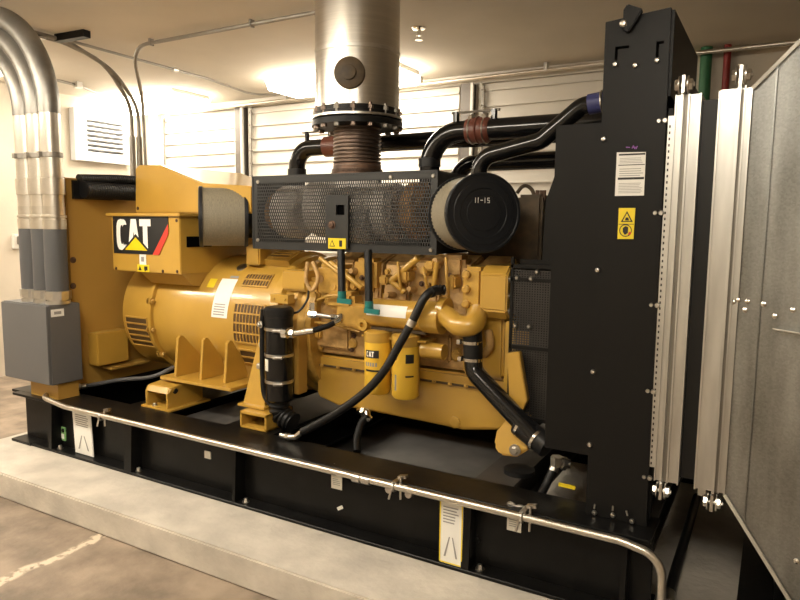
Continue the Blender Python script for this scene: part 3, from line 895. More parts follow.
# flywheel housing
MB().lathe((-2.378, YC, zc), ax, [(0, .42), (.03, .42), (.05, .40), (.10, .40), (.12, .42), (.16, .42)], 48).build('flywheel_housing', M['yellow_cast'], t)
q0, q1 = P(281, 270, y=2.92), P(306, 292, y=2.92)
MB().box(q0.x, q1.x, 2.92, 3.05, q1.z, q0.z).build('starter_cover', M['yellow'], t, bevel=.012)
q0, q1 = P(270, 294, y=2.84), P(288, 304, y=2.84)
MB().box(q0.x, q1.x, 2.84, 2.9, q1.z, q0.z).hexbolt((q0.x + .03, 2.84, (q0.z + q1.z) / 2), (0, -1, 0), .008, .008).hexbolt((q1.x - .02, 2.84, (q0.z + q1.z) / 2), (0, -1, 0), .008, .008).build('cable_bracket', M['yellow'], t, bevel=.008)
# busy upper side: intake / fuel rail bodies
um = [((-2.22, -2.02), 2.94, (1.20, 1.38)), ((-2.00, -1.86), 2.98, (1.24, 1.42)), ((-1.66, -1.52), 3.0, (1.22, 1.43)), ((-1.50, -1.36), 3.02, (1.24, 1.45)), ((-2.13, -1.95), 2.90, (1.14, 1.24)), ((-2.32, -2.20), 2.95, (1.16, 1.30))]
for (a, c), y, (z0_, z1_) in um:
    MB().box(a, c, y, y + .12, z0_, z1_).build('side_casting', M['yellow_cast'] if a < -1.9 else M['tan_cast'], t, bevel=.022)
for px, py, r_ in ((322, 280, .028), (335, 288, .022), (315, 296, .025), (352, 272, .02), (395, 285, .022), (425, 272, .028), (436, 262, .02), (410, 290, .018), (388, 296, .018)):
    p = P(px, py, y=2.95)
    MB().lathe(p + V((0, .06, 0)), (0, -1, .1), [(0, r_), (.05, r_), (.06, r_ * .7), (.075, r_ * .7)], 14).build('plug_fitting', M['yellow_cast'] if px % 2 else M['tan_cast'], t)
for a, c, r_ in (((418, 258), (391, 281), .017), ((391, 281), (405, 292), .014), ((330, 262), (362, 288), .014), ((320, 258), (345, 278), .012), ((437, 262), (433, 290), .013)):
    MB().tube([P(*a, y=2.93), P(*c, y=2.93)], r_, seg=12).build('oil_line', M['yellow'], t)
MB().tube(spline([P(308, 262, y=2.9), P(306, 280, y=2.88), P(312, 290, y=2.88), P(318, 278, y=2.9), P(313, 262, y=2.92)]), .012, seg=10).build('fuel_line', M['tan_cast'], t)
MB().tube(spline([P(289, 314, y=2.8), P(299, 311, y=2.82), P(307, 300, y=2.86), P(309, 288, y=2.9)]), .006, seg=8).build('sensor_wire', M['rubber'], t)
for k, (px, py) in enumerate(((316, 318), (326, 330), (344, 330), (352, 336), (334, 346), (318, 348), (350, 350), (300, 300), (326, 302), (352, 300), (360, 318), (430, 340), (446, 342), (456, 352), (462, 338), (398, 270), (412, 268), (404, 280), (420, 284), (430, 280), (444, 300), (448, 276), (338, 262), (352, 286), (360, 278), (386, 272))):
    p = P(px, py, y=2.95)
    MB().hexbolt(p + V((0, .02, 0)), (0, -1, 0), .010 + .003 * (k % 3), .016).build('casting_bolt', M['yellow_cast'] if k % 3 else M['rust'], t)
for k, (a, c, y) in enumerate((((314, 322), (360, 332), 2.93), ((318, 300), (345, 296), 2.9), ((398, 262), (402, 294), 2.93), ((424, 268), (428, 290), 2.92), ((446, 258), (449, 300), 2.93))):
    p, q = P(*a, y=y), P(*c, y=y)
    MB().tube(spline([p, (p + q) / 2 + V((.01, -.03, .015)), q]), .008, seg=8).build('fuel_line', M['yellow_cast'], t)
for px, py, w_, h_ in ((331, 318, .05, .04), (318, 334, .04, .05), (346, 322, .04, .05), (405, 276, .05, .06), (430, 266, .06, .05), (452, 282, .04, .07), (384, 280, .05, .05)):
    p = P(px, py, y=2.93)
    MB().box(p.x - w_ / 2, p.x + w_ / 2, 2.915, 3.0, p.z - h_ / 2, p.z + h_ / 2).build('cast_lug', M['yellow_cast'], t, bevel=.01)
# horizontal oil cooler
OY = 2.86
p0, p1 = P(371, 311, y=OY), P(443, 317, y=OY)
zo = (p0.z + p1.z) / 2 - .005
oc = MB().lathe((p0.x, OY, zo), ax, [(0, .06), (.005, .072), (p1.x - p0.x - .1, .072), (p1.x - p0.x - .09, .08), (p1.x - p0.x, .08)], 40).build('oil_cooler', M['yellow'], t)
lb = MB()
x0, x1 = P(374, 305, y=OY).x, P(413, 305, y=OY).x
for i in range(6):
    a, c = D(-5 + i * 8), D(3 + i * 8)
    f = lambda x, a: V((x, OY - .0735 * math.cos(a), zo + .0735 * math.sin(a)))
    lb.face([f(x0, a), f(x1, a), f(x1, c), f(x0, c)])
lb.build('cooler_label', M['white'], oc)
MB().box(p0.x + .02, p1.x - .08, OY - .03, OY + .05, zo - .085, zo - .07).build('cooler_gasket', M['gasket'], t)
MB().box(-2.06, -1.84, 2.90, 3.0, 1.04, 1.18).build('cooler_mount', M['yellow_cast'], t, bevel=.015)
# filter base
fb0, fb1 = P(366, 328, y=2.86), P(441, 341, y=2.86)
MB().box(fb0.x - .01, fb1.x - .06, 2.82, 2.98, fb1.z - .015, fb0.z - .03).build('filter_base', M['yellow'], t, bevel=.018)
MB().cyl((fb1.x - .1, 2.86, .985), (fb1.x + .02, 2.86, .985), .04, seg=20).build('base_pipe', M['yellow'], t)
MB().lathe(P(362, 325, y=2.80) + V((0, .03, 0)), (0, -1, 0), [(0, .03), (.03, .03), (.031, .014), (.01, .012)], 20).build('base_port', M['yellow'], t)
# filters
for k_, (px, pt, pb) in enumerate(((378, 341, 393), (406, 345, 398))):
    p0, p1 = P(px, pt, y=2.84), P(px, pb, y=2.84)
    r_ = .069
    x = p0.x
    fl = MB().lathe((x, 2.84, p1.z), (0, 0, 1), [(0, .05), (.004, .06), (.018, r_), (p0.z - p1.z, r_)], 36).build('oil_filter', M['filter_yellow'], t)
    MB().lathe((x, 2.84, p0.z), (0, 0, 1), [(0, r_ + .002), (.012, r_ + .004), (.05, r_ + .004), (.06, .05)], 36).build('filter_head', M['yellow'], t)
    cm = lambda u, v, r2=r_ + .0008: V((x + r2 * math.sin(u), 2.84 - r2 * math.cos(u), v))
    if k_ == 0:
        g = MB()
        for i in range(8):
            a, c = D(-28 + i * 8), D(-20 + i * 8)
            g.face([cm(a, p1.z + .195), cm(c, p1.z + .195), cm(c, p1.z + .235), cm(a, p1.z + .235)])
        lgp = g.build('logo_patch', M['ink'], fl)
        g = MB()
        for i in range(8):
            a, c = D(-28 + i * 8), D(-20 + i * 8)
            g.face([cm(a, p1.z + .125), cm(c, p1.z + .125), cm(c, p1.z + .135), cm(a, p1.z + .135)])
        g.build('print', M['ink'], fl)
        g = MB(); word_cat(g, lambda u, v: cm(u, v, r_ + .0016), D(-22), p1.z + .201, D(38), .028); g.build('letters', M['letter_white'], lgp)
        g = MB()
        for i in range(5):
            a = D(-28 + i * 12)
            g.face([cm(a, p1.z + .152), cm(a + D(8), p1.z + .152), cm(a + D(8), p1.z + .172), cm(a, p1.z + .172)])
        g.build('print', M['ink_grey'], fl)
    else:
        g = MB()
        g.face([cm(D(-24), p1.z + .205), cm(D(-13), p1.z + .205), cm(D(-13), p1.z + .228), cm(D(-24), p1.z + .228)])
        g.build('print', M['ink'], fl); g = MB()
        for i in range(6):
            a = D(28 + i * 6)
            g.face([cm(a, p1.z + .19), cm(a + D(6), p1.z + .19), cm(a + D(6), p1.z + .235), cm(a, p1.z + .235)])
        g.build('print', M['ink'], fl); g = MB()
        for i in range(6):
            a = D(28 + i * 6)
            g.face([cm(a, p1.z + .12), cm(a + D(6), p1.z + .12), cm(a + D(6), p1.z + .128), cm(a, p1.z + .128)])
        g.build('print', M['ink'], fl)
        g = MB(); g.face([cm(D(-22), p1.z + .05), cm(D(-12), p1.z + .05), cm(D(-12), p1.z + .13), cm(D(-22), p1.z + .13)])
        g.build('print', M['ink_grey'], fl)
# u bend and lower coolant pipe
e0 = P(441, 313, y=OY)
u = [P(440, 312, y=OY), P(449, 318, y=2.83), P(458, 325, y=2.79), P(468, 326, y=2.79), P(475, 322, y=2.82), P(477, 314, y=2.9), P(477, 310, y=2.96)]
MB().tube(spline(u), .050, seg=24).build('water_elbow', M['yellow'], t)
MB().cyl(P(447, 313, y=2.87), P(441, 312, y=2.87), .075, seg=28).build('elbow_flange', M['yellow'], t)
pt = [P(472, 330, y=2.84), P(473, 345, y=2.84), P(474, 372, y=2.83), P(480, 388, y=2.82), P(492, 400, y=2.80), P(535, 437, y=2.72), P(552, 452, y=2.70)]
MB().tube([pt[0], pt[1], P(473, 360, y=2.84)], .046, seg=24).build('hose_coupler', M['rubber'], t)
for a in ((472, 342), (473, 359)):
    p = P(*a, y=2.84)
    MB().lathe(p - V((0, 0, .008)), (0, 0, 1), [(0, .047), (.001, .05), (.015, .05), (.016, .047)], 24).box(p.x - .062, p.x - .045, 2.80, 2.83, p.z - .01, p.z + .012).build('hose_clamp', M['chrome'], t)
MB().tube([P(473, 358, y=2.84), pt[2], pt[5]], .044, .14, seg=24).build('lower_coolant_pipe', M['gloss_black'], t)
dlow = (pt[6] - pt[5]).normalized()
s0 = P(519, 424, y=2.755)
MB().tube([s0, P(548, 447, y=2.71)], .052, seg=24).build('hose_coupler', M['rubber'], t)
for a, y in (((521, 426), 2.752), ((536, 439), 2.725)):
    p = P(*a, y=y)
    MB().lathe(p, P(548, 447, y=2.71) - s0, [(0, .052), (.001, .0555), (.014, .0555), (.015, .052)], 24).build('hose_clamp', M['chrome'], t)
# front gear housing
q0, q1 = P(481, 270, y=2.86), P(506, 318, y=2.86)
gx, g1 = P(480, 290, y=2.86).x, P(507, 290, y=2.86).x
zt, zb = P(490, 266, y=2.86).z, P(490, 317, y=2.86).z
MB().prism([(gx, 2.86, zb + .03), (gx, 2.86, zt - .04), (gx, 2.90, zt), (gx, 3.2, zt), (gx, 3.2, zb - .04), (gx, 2.90, zb - .01)], (g1 - gx, 0, 0)).build('gear_housing', M['yellow'], t, bevel=.008)
MB().box(gx - .11, gx, 2.89, 3.1, zb + .02, zt - .01).build('gear_cover', M['yellow'], t, bevel=.02)
for z in (zb + .05, zb + .12, zb + .19):
    MB().lathe((gx - .08, 2.90, z), (0, -1, 0), [(0, .02), (.03, .02), (.036, .012)], 14).build('cover_boss', M['yellow_cast'], t)
MB().lathe((g1, 3.03, (zt + zb) / 2), ax, [(0, .13), (.02, .13), (.025, .1)], 28).build('pulley_plate', M['black'], t)
for z in (zb + .03, zb + .1, zt - .06):
    MB().hexbolt((g1, 2.90, z), (1, 0, 0), .011, .014).build('cover_bolt', M['steel'], t)
MB().box(gx - .12, g1 - .04, EY - .04, EY + .2, .87, zb - .005).build('front_cover', M['yellow'], t, bevel=.012)
MB().box(g1 - .02, g1 + .03, EY - .08, EY + .35, .80, zb - .02).build('front_plate', M['yellow'], t, bevel=.006)
MB().tube(spline([P(488, 330, y=2.9), P(490, 345, y=2.9), P(484, 355, y=2.92)]), .02, seg=12).build('bypass_pipe', M['tan_cast'], t)
# front mount bracket
bk = [P(*p, y=2.80) for p in ((507, 353), (519, 352), (527, 400), (522, 412), (510, 424))]
MB().prism(bk, (0, .04, 0)).build('front_bracket', M['yellow'], t, bevel=.004)
fz0 = FZ1 + .02
bx = P(494, 448, y=2.78)
MB().prism([P(508, 418, y=2.80), P(496, 432, y=2.78), P(493, 446, y=2.76), P(499, 456, y=2.745), P(516, 458, y=2.74), P(532, 448, y=2.76), P(524, 425, y=2.8)], (0, .14, .012)).build('front_foot', M['yellow'], t, bevel=.012)
p = P(515, 450, y=2.735)
MB().hexbolt((p.x, 2.735, p.z), (0, -1, 0), .018, .018).build('foot_bolt', M['steel'], t)
MB().lathe((p.x, 2.80, FZ1 - .002), (0, 0, 1), [(0, .07), (.02, .07), (.024, .05)], 24).build('rubber_pad', M['rubber'], t)
# rear mount
rx0, rx1 = -2.545, -2.40
rb = [P(*p, y=2.74) for p in ((243, 404), (251, 334), (262, 332), (262, 404))]
MB().prism([(-2.575, 2.73, .588), (-2.515, 2.80, .96), (-2.455, 2.80, .97), (-2.42, 2.73, .588)], (0, .012, 0)).build('rear_bracket', M['yellow'], t)
MB().prism([(-2.545, 2.73, .59), (-2.515, 2.80, .96), (-2.515, 2.97, .96), (-2.545, 2.97, .59)], (.014, 0, 0)).build('bracket_web', M['yellow'], t)
MB().box(-2.595, -2.40, 2.70, 2.92, .575, .59).build('rear_plate', M['yellow'], t, bevel=.003)
for z in (.80, .92):
    MB().hexbolt((-2.49, 2.77 + (z - .8) * .18, z), (0, -1, 0), .014, .012).build('mount_bolt', M['steel'], t)
tb = MB()
q0, q1 = P(242, 418, y=2.66), P(268, 430, y=2.66)
tx0, tx1 = -2.52, -2.33
tb.box(tx0, tx0 + .014, 2.64, 2.86, FZ1 - .0, FZ1 + .092).box(tx1 - .014, tx1, 2.64, 2.86, FZ1 - .0, FZ1 + .092).box(tx0, tx1, 2.64, 2.86, FZ1 + .078, FZ1 + .093).box(tx0, tx1, 2.64, 2.86, FZ1 - .001, FZ1 + .012)
tb.build('channel_mount', M['yellow'], t, bevel=.003)
MB().box(-2.46, -2.36, 2.76, 2.90, FZ1 + .01, FZ1 + .08).build('rubber_pad', M['rubber'], t)
# shut-off valve hoses
for px, top, bot in ((341, 250, 300), (368, 250, 310)):
    h0, h1 = P(px, top, y=2.80), P(px + 1, bot, y=2.75)
    vh = MB().tube([h0, h1], .020, seg=14).build('drain_hose', M['rubber'], t)
    MB().cyl(h1 + V((0, 0, .045)), h1 - V((0, 0, .01)), .022, seg=12).build('valve_body', M['teal'], vh)
    p = P(px + 7, bot + 1, y=2.82)
    MB().bar(h1 + V((-.01, -.025, 0)), h1 + V((.075, -.025, -.003)), .012, .024).build('valve_handle', M['teal'], vh)
# long black hose
hs = spline([P(440, 291, y=2.84), P(431, 292, y=2.80), P(423, 300, y=2.77), P(412, 322, y=2.74), P(398, 347, y=2.71), P(384, 371, y=2.68), P(364, 393, y=2.66), P(338, 412, y=2.64), P(312, 427, y=2.62), P(302, 432, y=2.61)])
lh = MB().tube(hs, .021, seg=14).build('drain_hose', M['rubber'], t, label='long black hose with chrome ends')
MB().tube([P(303, 431, y=2.61), P(296, 437, y=2.60), P(288, 437, y=2.60)], .017, .02, seg=12).cyl(P(290, 437, y=2.60), P(281, 435, y=2.60), .014).hexbolt(P(289, 437, y=2.6), (-1, 0, 0), .022, .02, False).build('end_fitting', M['chrome'], lh)
MB().tube(spline([P(444, 290, y=2.88), P(437, 290, y=2.85), P(430, 293, y=2.79)]), .026, seg=12, corr=.005, pitch=.018).build('elbow_fitting', M['black'], lh)
a, c = P(413, 320, y=2.74), P(410, 326, y=2.735)
MB().cyl(a, c, .0225).build('hose_band', M['steel'], lh)
# pan drain
dh = MB().tube(spline([P(367, 416, y=2.9), P(361, 424, y=2.86), P(357, 438, y=2.80), P(357, 452, y=2.74)]), .02, seg=12).build('pan_hose', M['rubber'], t)
MB().tube([P(359, 411, y=2.96), P(367, 411, y=2.92), P(368, 418, y=2.9)], .018, .02, seg=12).hexbolt(P(362, 411, y=2.93), (1, 0, 0), .026, .022, False).hexbolt(P(368, 417, y=2.9), (0, 0, -1), .026, .02, False).build('end_fitting', M['chrome'], dh)
# lifting eye / thermostat housing at the far end
dk = MB()
q0, q1 = P(520, 195, y=3.35), P(543, 262, y=3.35)
dk.box(q0.x, q1.x, 3.3, 3.5, q1.z - .1, q0.z).box(q0.x - .3, q1.x - .02, 3.36, 3.6, 1.1, q0.z - .14)  # the wide box is an added dark filler hiding the bright wall
dk.build('housing_and_dark_filler', M['dark_cast'], t, bevel=.015)
MB().tube(spline([P(517, 193, y=3.35), P(522, 187, y=3.35), P(527, 186, y=3.35), P(532, 190, y=3.35), P(534, 195, y=3.35)]), .010, seg=10).build('lifting_eye', M['dark_cast'], t)
for px in (536, 540, 543):
    p = P(px, 194, y=3.32)
    MB().cyl((p.x, 3.34, p.z - .03), (p.x, 3.34, p.z + .02), .01, seg=8).build('stud', M['rust'], t)

# turbo and exhaust bodies behind the shield (part of the engine)
TY = 3.16
def tl(px, py): return P(px, py, y=TY)
MB().lathe(tl(258, 212), ax, [(0, .05), (.05, .065), (.09, .07)], 28).build('turbo_inlet', M['dark_cast'], t)
MB().lathe(tl(269, 212), ax, [(0, .09), (.03, .115), (.08, .115), (.10, .1)], 32).build('turbine_housing', M['rust_light'], t)
MB().lathe(tl(283, 212), ax, [(0, .11), (.02, .15), (.05, .16), (.15, .155), (.18, .125)], 36).build('turbo_blanket', M['wrap'], t)
MB().lathe(tl(317, 207), ax, [(0, .13), (.02, .17), (.05, .178), (.15, .175), (.18, .14)], 36).build('turbo_blanket', M['wrap'], t)
MB().tube(spline([tl(330, 200), tl(352, 189), tl(368, 190), tl(380, 205)]), .075, seg=28).build('exhaust_elbow', M['wrap'], t)
MB().lathe(tl(352, 221), ax, [(0, .09), (.02, .125), (.12, .13), (.15, .1)], 32).build('turbo_blanket', M['wrap'], t)
MB().lathe(tl(381, 212), ax, [(0, .12), (.02, .155), (.10, .16), (.13, .12)], 32).build('turbo_blanket', M['wrap'], t)
MB().lathe(tl(409, 211), ax, [(0, .12), (.03, .155), (.09, .155), (.13, .11)], 32).build('turbine_housing', M['rust_light'], t)
MB().cyl((-2.19, YC, 1.5), (-2.19, YC, 1.9), .15, seg=28).build('exhaust_outlet', M['rust'], t)
MB().box(-2.42, -1.40, 3.42, 3.45, 1.47, 1.80).build('dark_backing_sheet', M['shield'], t)  # added dark sheet behind the turbos, hides the bright wall

# ---- heat shield with slots
SX0, SX1, SZ0, SZ1, SY = -2.685, -1.482, 1.455, 1.868, 2.95
t = thing('heat_shield', 'dark grey perforated heat shield box in front of the exhaust bodies', 'heat shield', ((SX0 + SX1) / 2, SY, SZ0))
ps = MB()
TH = .003
mx_, mz_ = .035, .038
nx, nz = 80, 18
w = (SX1 - SX0 - 2 * mx_) / nx
h = (SZ1 - SZ0 - 2 * mz_) / nz
sx0 = lambda z: SX0
ps.box(SX0, SX1, SY, SY + TH, SZ0, SZ0 + mz_).box(SX0, SX1, SY, SY + TH, SZ1 - mz_, SZ1)
ps.box(SX0, SX0 + mx_, SY, SY + TH, SZ0 + mz_, SZ1 - mz_).box(SX1 - mx_, SX1, SY, SY + TH, SZ0 + mz_, SZ1 - mz_)
for j in range(nz + 1):
    z = SZ0 + mz_ + j * h
    ps.box(SX0 + mx_, SX1 - mx_, SY, SY + TH, z - h * .12, z + h * .12)
    if j == nz: break
    for i in range(nx + 1):
        x = SX0 + mx_ + (i + .5 * (j % 2)) * w
        if x > SX1 - mx_: continue
        ps.box(x - w * .2, x + w * .2, SY, SY + TH, z + h * .12, z + h * .88)
ps.build('perforated_front', M['shield'], t)
MB().box(SX1 - .003, SX1, SY, SY + .48, SZ0, SZ1).build('side_panel', M['shield'], t)
MB().box(SX0, SX0 + .003, SY, SY + .48, SZ0, SZ1).build('side_panel', M['shield'], t)
MB().box(SX0, SX1, SY - .003, SY + .012, SZ1 - .006, SZ1 + .003).box(SX0, SX1, SY - .003, SY + .03, SZ0 - .004, SZ0 + .004).box(SX0 - .003, SX0 + .008, SY - .003, SY + .01, SZ0, SZ1).box(SX1 - .008, SX1 + .003, SY - .003, SY + .01, SZ0, SZ1).build('edge_rim', M['shield'], t)
q0, q1 = P(328, 196, y=SY), P(350, 249, y=SY)
cp = MB()
hx0, hx1, hz0, hz1 = P(338, 205, y=SY).x, P(346.5, 205, y=SY).x, P(340, 215, y=SY).z, P(340, 205, y=SY).z
cp.box(q0.x, hx0, SY - .02, SY - .004, SZ0 + .02, q0.z).box(hx1, q1.x, SY - .02, SY - .004, SZ0 + .02, q0.z).box(hx0, hx1, SY - .02, SY - .004, hz1, q0.z).box(hx0, hx1, SY - .02, SY - .004, SZ0 + .02, hz0)
co = cp.build('cover_plate', M['shield'], t)
MB().box(hx0 - .01, hx1 + .01, SY - .004, SY - .001, hz0 - .01, hz1 + .01).build('opening', M['socket'], co)
p = P(332, 225, y=SY - .02)
MB().hexbolt((p.x, SY - .02, p.z), (0, -1, 0), .016, .012).build('plug', M['rust'], co)
q0, q1 = P(328.5, 238, y=SY - .02), P(346, 249, y=SY - .02)
wl = MB().box(q0.x, q1.x, SY - .023, SY - .02, q1.z, q0.z).build('warning_label', M['label_yellow'], co, label='yellow warning label')
f = front(SY - .0238)
mb = MB()
c = (q0.x + q1.x) / 2; hh = q0.z - q1.z
mb.face([f(q0.x + .008, q1.z + hh * .2), f(c - .012, q1.z + hh * .2), f((q0.x + c) / 2 - .002, q1.z + hh * .85)])
mb.face([f(c + .015, q1.z + hh * .2), f(c + .035, q1.z + hh * .2), f(c + .035, q1.z + hh * .8), f(c + .015, q1.z + hh * .8)])
mb.build('print', M['ink'], wl)
mb = MB(); mb.prism([V((q0.x + .014, SY - .0242, q1.z + hh * .27)), V((c - .018, SY - .0242, q1.z + hh * .27)), V(((q0.x + c) / 2 - .002, SY - .0242, q1.z + hh * .7))], (0, -.0004, 0)); mb.build('print', M['label_yellow'], wl)
for px, py in ((391, 177), (433.5, 176), (431, 250), (258, 240), (258, 182)):
    p = P(px, py, y=SY)
    MB().lathe((p.x, SY, p.z), (0, -1, 0), [(0, .011), (.004, .011), (.008, .007)], 14).build('screw', M['steel'], t)


# ---- air cleaners
def air_cleaner(c_out, d, R, L_, label, mark=False):
    """canister whose outer cap is centred at c_out and faces along d"""
    d = V(d).normalized(); c_out = V(c_out)
    t = thing('air_cleaner', label, 'air filter', c_out, 'drum air filters on both ends of the heat shield')
    b0 = c_out - d * L_
    cyl_ = MB(); k = 120; rows = []
    u_, w_ = frame_of(d)
    for tt in (.02, L_ - .02):
        rows.append([b0 + d * tt + (u_ * math.cos(2 * PI * j / k) + w_ * math.sin(2 * PI * j / k)) * (R - .008 - (.005 if j % 2 else 0)) for j in range(k)])
    cyl_.rings(rows); cyl_.build('filter_drum', M['filter_media'], t, ang=80)
    MB().lathe(b0, d, [(0, R * .6), (.0, R), (.022, R)], 56).build('back_rim', M['cap'], t, bevel=.003)
    cap = MB().lathe(b0, d, [(L_ - .022, R), (L_ - .004, R), (L_, R - .004), (L_, R * .93), (L_ - .003, R * .915), (L_ - .003, R * .80), (L_, R * .785), (L_, R * .62), (L_ - .004, R * .605), (L_ - .004, R * .45), (L_ - .001, R * .44), (L_ - .001, .001)], 72).build('end_cap', M['cap'], t)
    MB().cyl(b0 - d * .10, b0, R * .62, R * .7, 40).build('outlet_boot', M['rubber'], t)
    MB().torus(b0 - d * .03, d, R * .69, .006, 40, 8).build('clamp_band', M['steel'], t)
    if mark:
        right = V((-d.y, d.x, 0)); right = -right if right.x < 0 else right
        f = lambda u, v: c_out + d * .0012 + right * u + V((0, 0, v))
        g = MB(); x = -.045; z = .045; hh = .024; tk = .0035
        for ch in '11-15':
            w2 = .012
            if ch == '1':
                g.face([f(x, z), f(x + tk, z), f(x + tk, z + hh), f(x, z + hh)]); x += .013
            elif ch == '-':
                g.face([f(x, z + hh * .42), f(x + .012, z + hh * .42), f(x + .012, z + hh * .58), f(x, z + hh * .58)]); x += .02
            else:
                digit_bars(g, f, ch, x, z, w2, hh, tk); x += .016
        g.build('handwritten_mark', M['white'], cap)
    return t


cR = P(484, 213, y=2.80)
air_cleaner(cR, (.707, -.707, 0), .182, .27, 'round black-capped air filter right of the heat shield, marked 11-15', True)
cl = P(223.5, 217, y=2.98)
air_cleaner(cl + V((-.707, -.707, 0)) * .142, (-.707, -.707, 0), .183, .284, 'drum air filter with pleated tan side left of the heat shield')

# ---- black coolant heater cylinder
HX, HYY = P(279, 350, y=2.74).x, 2.74
hz0_, hz1_ = P(277, 400, y=HYY).z, P(277, 306, y=HYY).z
t = thing('coolant_heater', 'upright black cylinder with three bright clamps beside the rear mount', 'heater', (HX, HYY, hz0_))
r_ = .075
MB().lathe((HX, HYY, hz0_), (0, 0, 1), [(0, .06), (.01, r_ * .9), (.012, r_), (hz1_ - hz0_ - .11, r_)], 36).build('tank', M['gloss_black'], t)
MB().lathe((HX, HYY, hz1_ - .115), (0, 0, 1), [(0, r_ + .002), (.06, r_ + .002), (.062, r_ + .008), (.10, r_ + .008), (.113, r_ * .9)], 12).build('top_cap', M['rubber'], t, bevel=.004)
for py in (328, 354, 380):
    z = P(277, py, y=HYY).z
    MB().lathe((HX, HYY, z - .008), (0, 0, 1), [(0, r_), (.001, r_ + .004), (.017, r_ + .004), (.018, r_)], 36).cyl((HX + .03, HYY - r_ - .01, z), (HX + .075, HYY - r_ + .012, z), .011, seg=10).build('band_clamp', M['steel'], t)
q = P(271, 367, y=HYY - r_)
lm = lambda a, z: V((HX + (r_ + .001) * math.sin(a), HYY - (r_ + .001) * math.cos(a), z))
lz = P(271, 372, y=HYY - r_).z
g = MB()
for i in range(4): g.face([lm(D(-38 + 7 * i), lz), lm(D(-31 + 7 * i), lz), lm(D(-31 + 7 * i), lz + .065), lm(D(-38 + 7 * i), lz + .065)])
g.build('white_sticker', M['tag'], t)
MB().tube(spline([(HX - r_ - .01, HYY - .03, hz1_ - .02), (HX - r_ - .018, HYY - .03, hz1_ - .2), (HX - r_ - .012, HYY - .03, hz0_ + .05), (HX - .03, HYY - .03, hz0_ - .03)]), .014, seg=10).build('power_cord', M['rubber'], t)
MB().box(HX + .05, HX + .085, HYY + .06, HYY + .14, hz0_ + .03, hz1_ - .15).build('mount_strap', M['yellow_flat'], t, bevel=.004)
MB().tube([(HX, HYY, hz0_ + .01), (HX + .0, HYY, FZ1 + .075), (HX + .10, HYY, FZ1 + .04)], .058, .05, seg=18, corr=.009, pitch=.03).build('lower_hose', M['rubber'], t)
MB().hexbolt((HX - .06, HYY - r_ - .0, hz1_ - .095), (-.3, -1, 0), .013, .02).build('cord_gland', M['steel'], t)

t = thing('heater_hose', 'short hose with chrome ends from the black cylinder to the engine', 'hose', P(310, 330, y=2.7))
MB().tube([P(312, 331, y=2.70), P(328, 326, y=2.76), P(336, 322, y=2.80)], .015, seg=12).build('hose', M['rubber'], t)
MB().tube([P(285, 333, y=2.67), P(297, 333, y=2.68), P(314, 330.5, y=2.70)], .0165, .02, seg=12).lathe(P(283, 333, y=2.66), (1, .1, 0), [(0, .028), (.03, .028), (.035, .02)], 8).lathe(P(291, 333.5, y=2.67), (1, .1, 0), [(0, .024), (.02, .024)], 6).build('end_fitting', M['chrome'], t)
MB().tube([P(334, 323, y=2.79), P(341, 320, y=2.82), P(341, 316, y=2.84)], .018, .02, seg=12).build('end_fitting', M['chrome'], t)
t = thing('fuel_hose', 'silver braided fuel hose above the short chrome-ended hose', 'hose', P(320, 315, y=2.78))
MB().tube([P(311, 314, y=2.79), P(325, 316, y=2.81), P(339, 318, y=2.84)], .013, seg=12).build('hose', M['steel'], t)
MB().cyl(P(331, 317, y=2.82), P(338, 318, y=2.84), .02, seg=6).build('end_fitting', M['chrome'], t)
MB().cyl(P(309, 314, y=2.79), P(317, 315, y=2.80), .02, seg=6).lathe(P(313, 308, y=2.82), (0, 0, 1), [(-.02, .02), (.03, .02)], 6).build('end_fitting', M['chrome'], t)

# ------------------------------------------------------------------ exhaust stack
EX, EYc = P(357.5, 90, y=3.3).x, 3.3
zf1 = P(357, 104, y=3.3 - .28).z
t = thing('exhaust_stack', 'wide silver exhaust stack with black flange above the engine', 'exhaust stack', (EX, EYc, 1.9))
RS = .243
zf = 2.195
cs = MB().lathe((EX, EYc, zf + .06), (0, 0, 1), [(0, RS), (.30, RS), (CE - .001 - zf - .06, RS)], 72).build('silver_jacket', M['stack'], t)
zb = 2.56
MB().lathe((EX, EYc, zb), (0, 0, 1), [(0, RS), (.002, RS + .004), (.022, RS + .004), (.024, RS)], 72).build('band', M['steel'], cs)
p = P(349, 72, y=EYc - RS)
a = math.atan2(p.x - EX, RS)
nd = V((math.sin(a), -math.cos(a), 0))
pc = V((EX, EYc, p.z)) + nd * (RS - .01)
MB().lathe(pc, nd, [(0, .085), (.025, .085), (.03, .078), (.032, .04), (.045, .04), (.048, .03)], 32).build('port_cap', M['dark_cast'], t, label='dark brown round port cap')
MB().lathe((EX, EYc, zf + .02), (0, 0, 1), [(0, RS + .005), (.02, RS + .005), (.022, RS + .002), (.045, RS + .002)], 72).build('upper_flange', M['black'], t)
MB().lathe((EX, EYc, zf + .008), (0, 0, 1), [(0, RS + .02), (.012, RS + .02)], 72).build('flange_gasket', M['steel'], t)
MB().lathe((EX, EYc, zf - .035), (0, 0, 1), [(0, RS + .022), (.03, RS + .022), (.04, RS + .01)], 72).build('lower_flange', M['black'], t)
for i in range(16):
    a = 2 * PI * i / 16 + .1
    o = V((EX + (RS + .0) * math.cos(a), EYc + (RS + .0) * math.sin(a), 0))
    MB().cyl((o.x, o.y, zf - .05), (o.x, o.y, zf + .075), .009, seg=8).hexbolt((o.x, o.y, zf + .04), (0, 0, 1), .018, .02, False).hexbolt((o.x, o.y, zf - .035), (0, 0, -1), .018, .02, False).build('flange_bolt', M['bellows'] if i % 3 else M['dark_conduit'], t)
bl = MB()
prof = [(0, .15), (.02, .15), (.022, .13)]
zl = 1.90
k = 13
z = .03
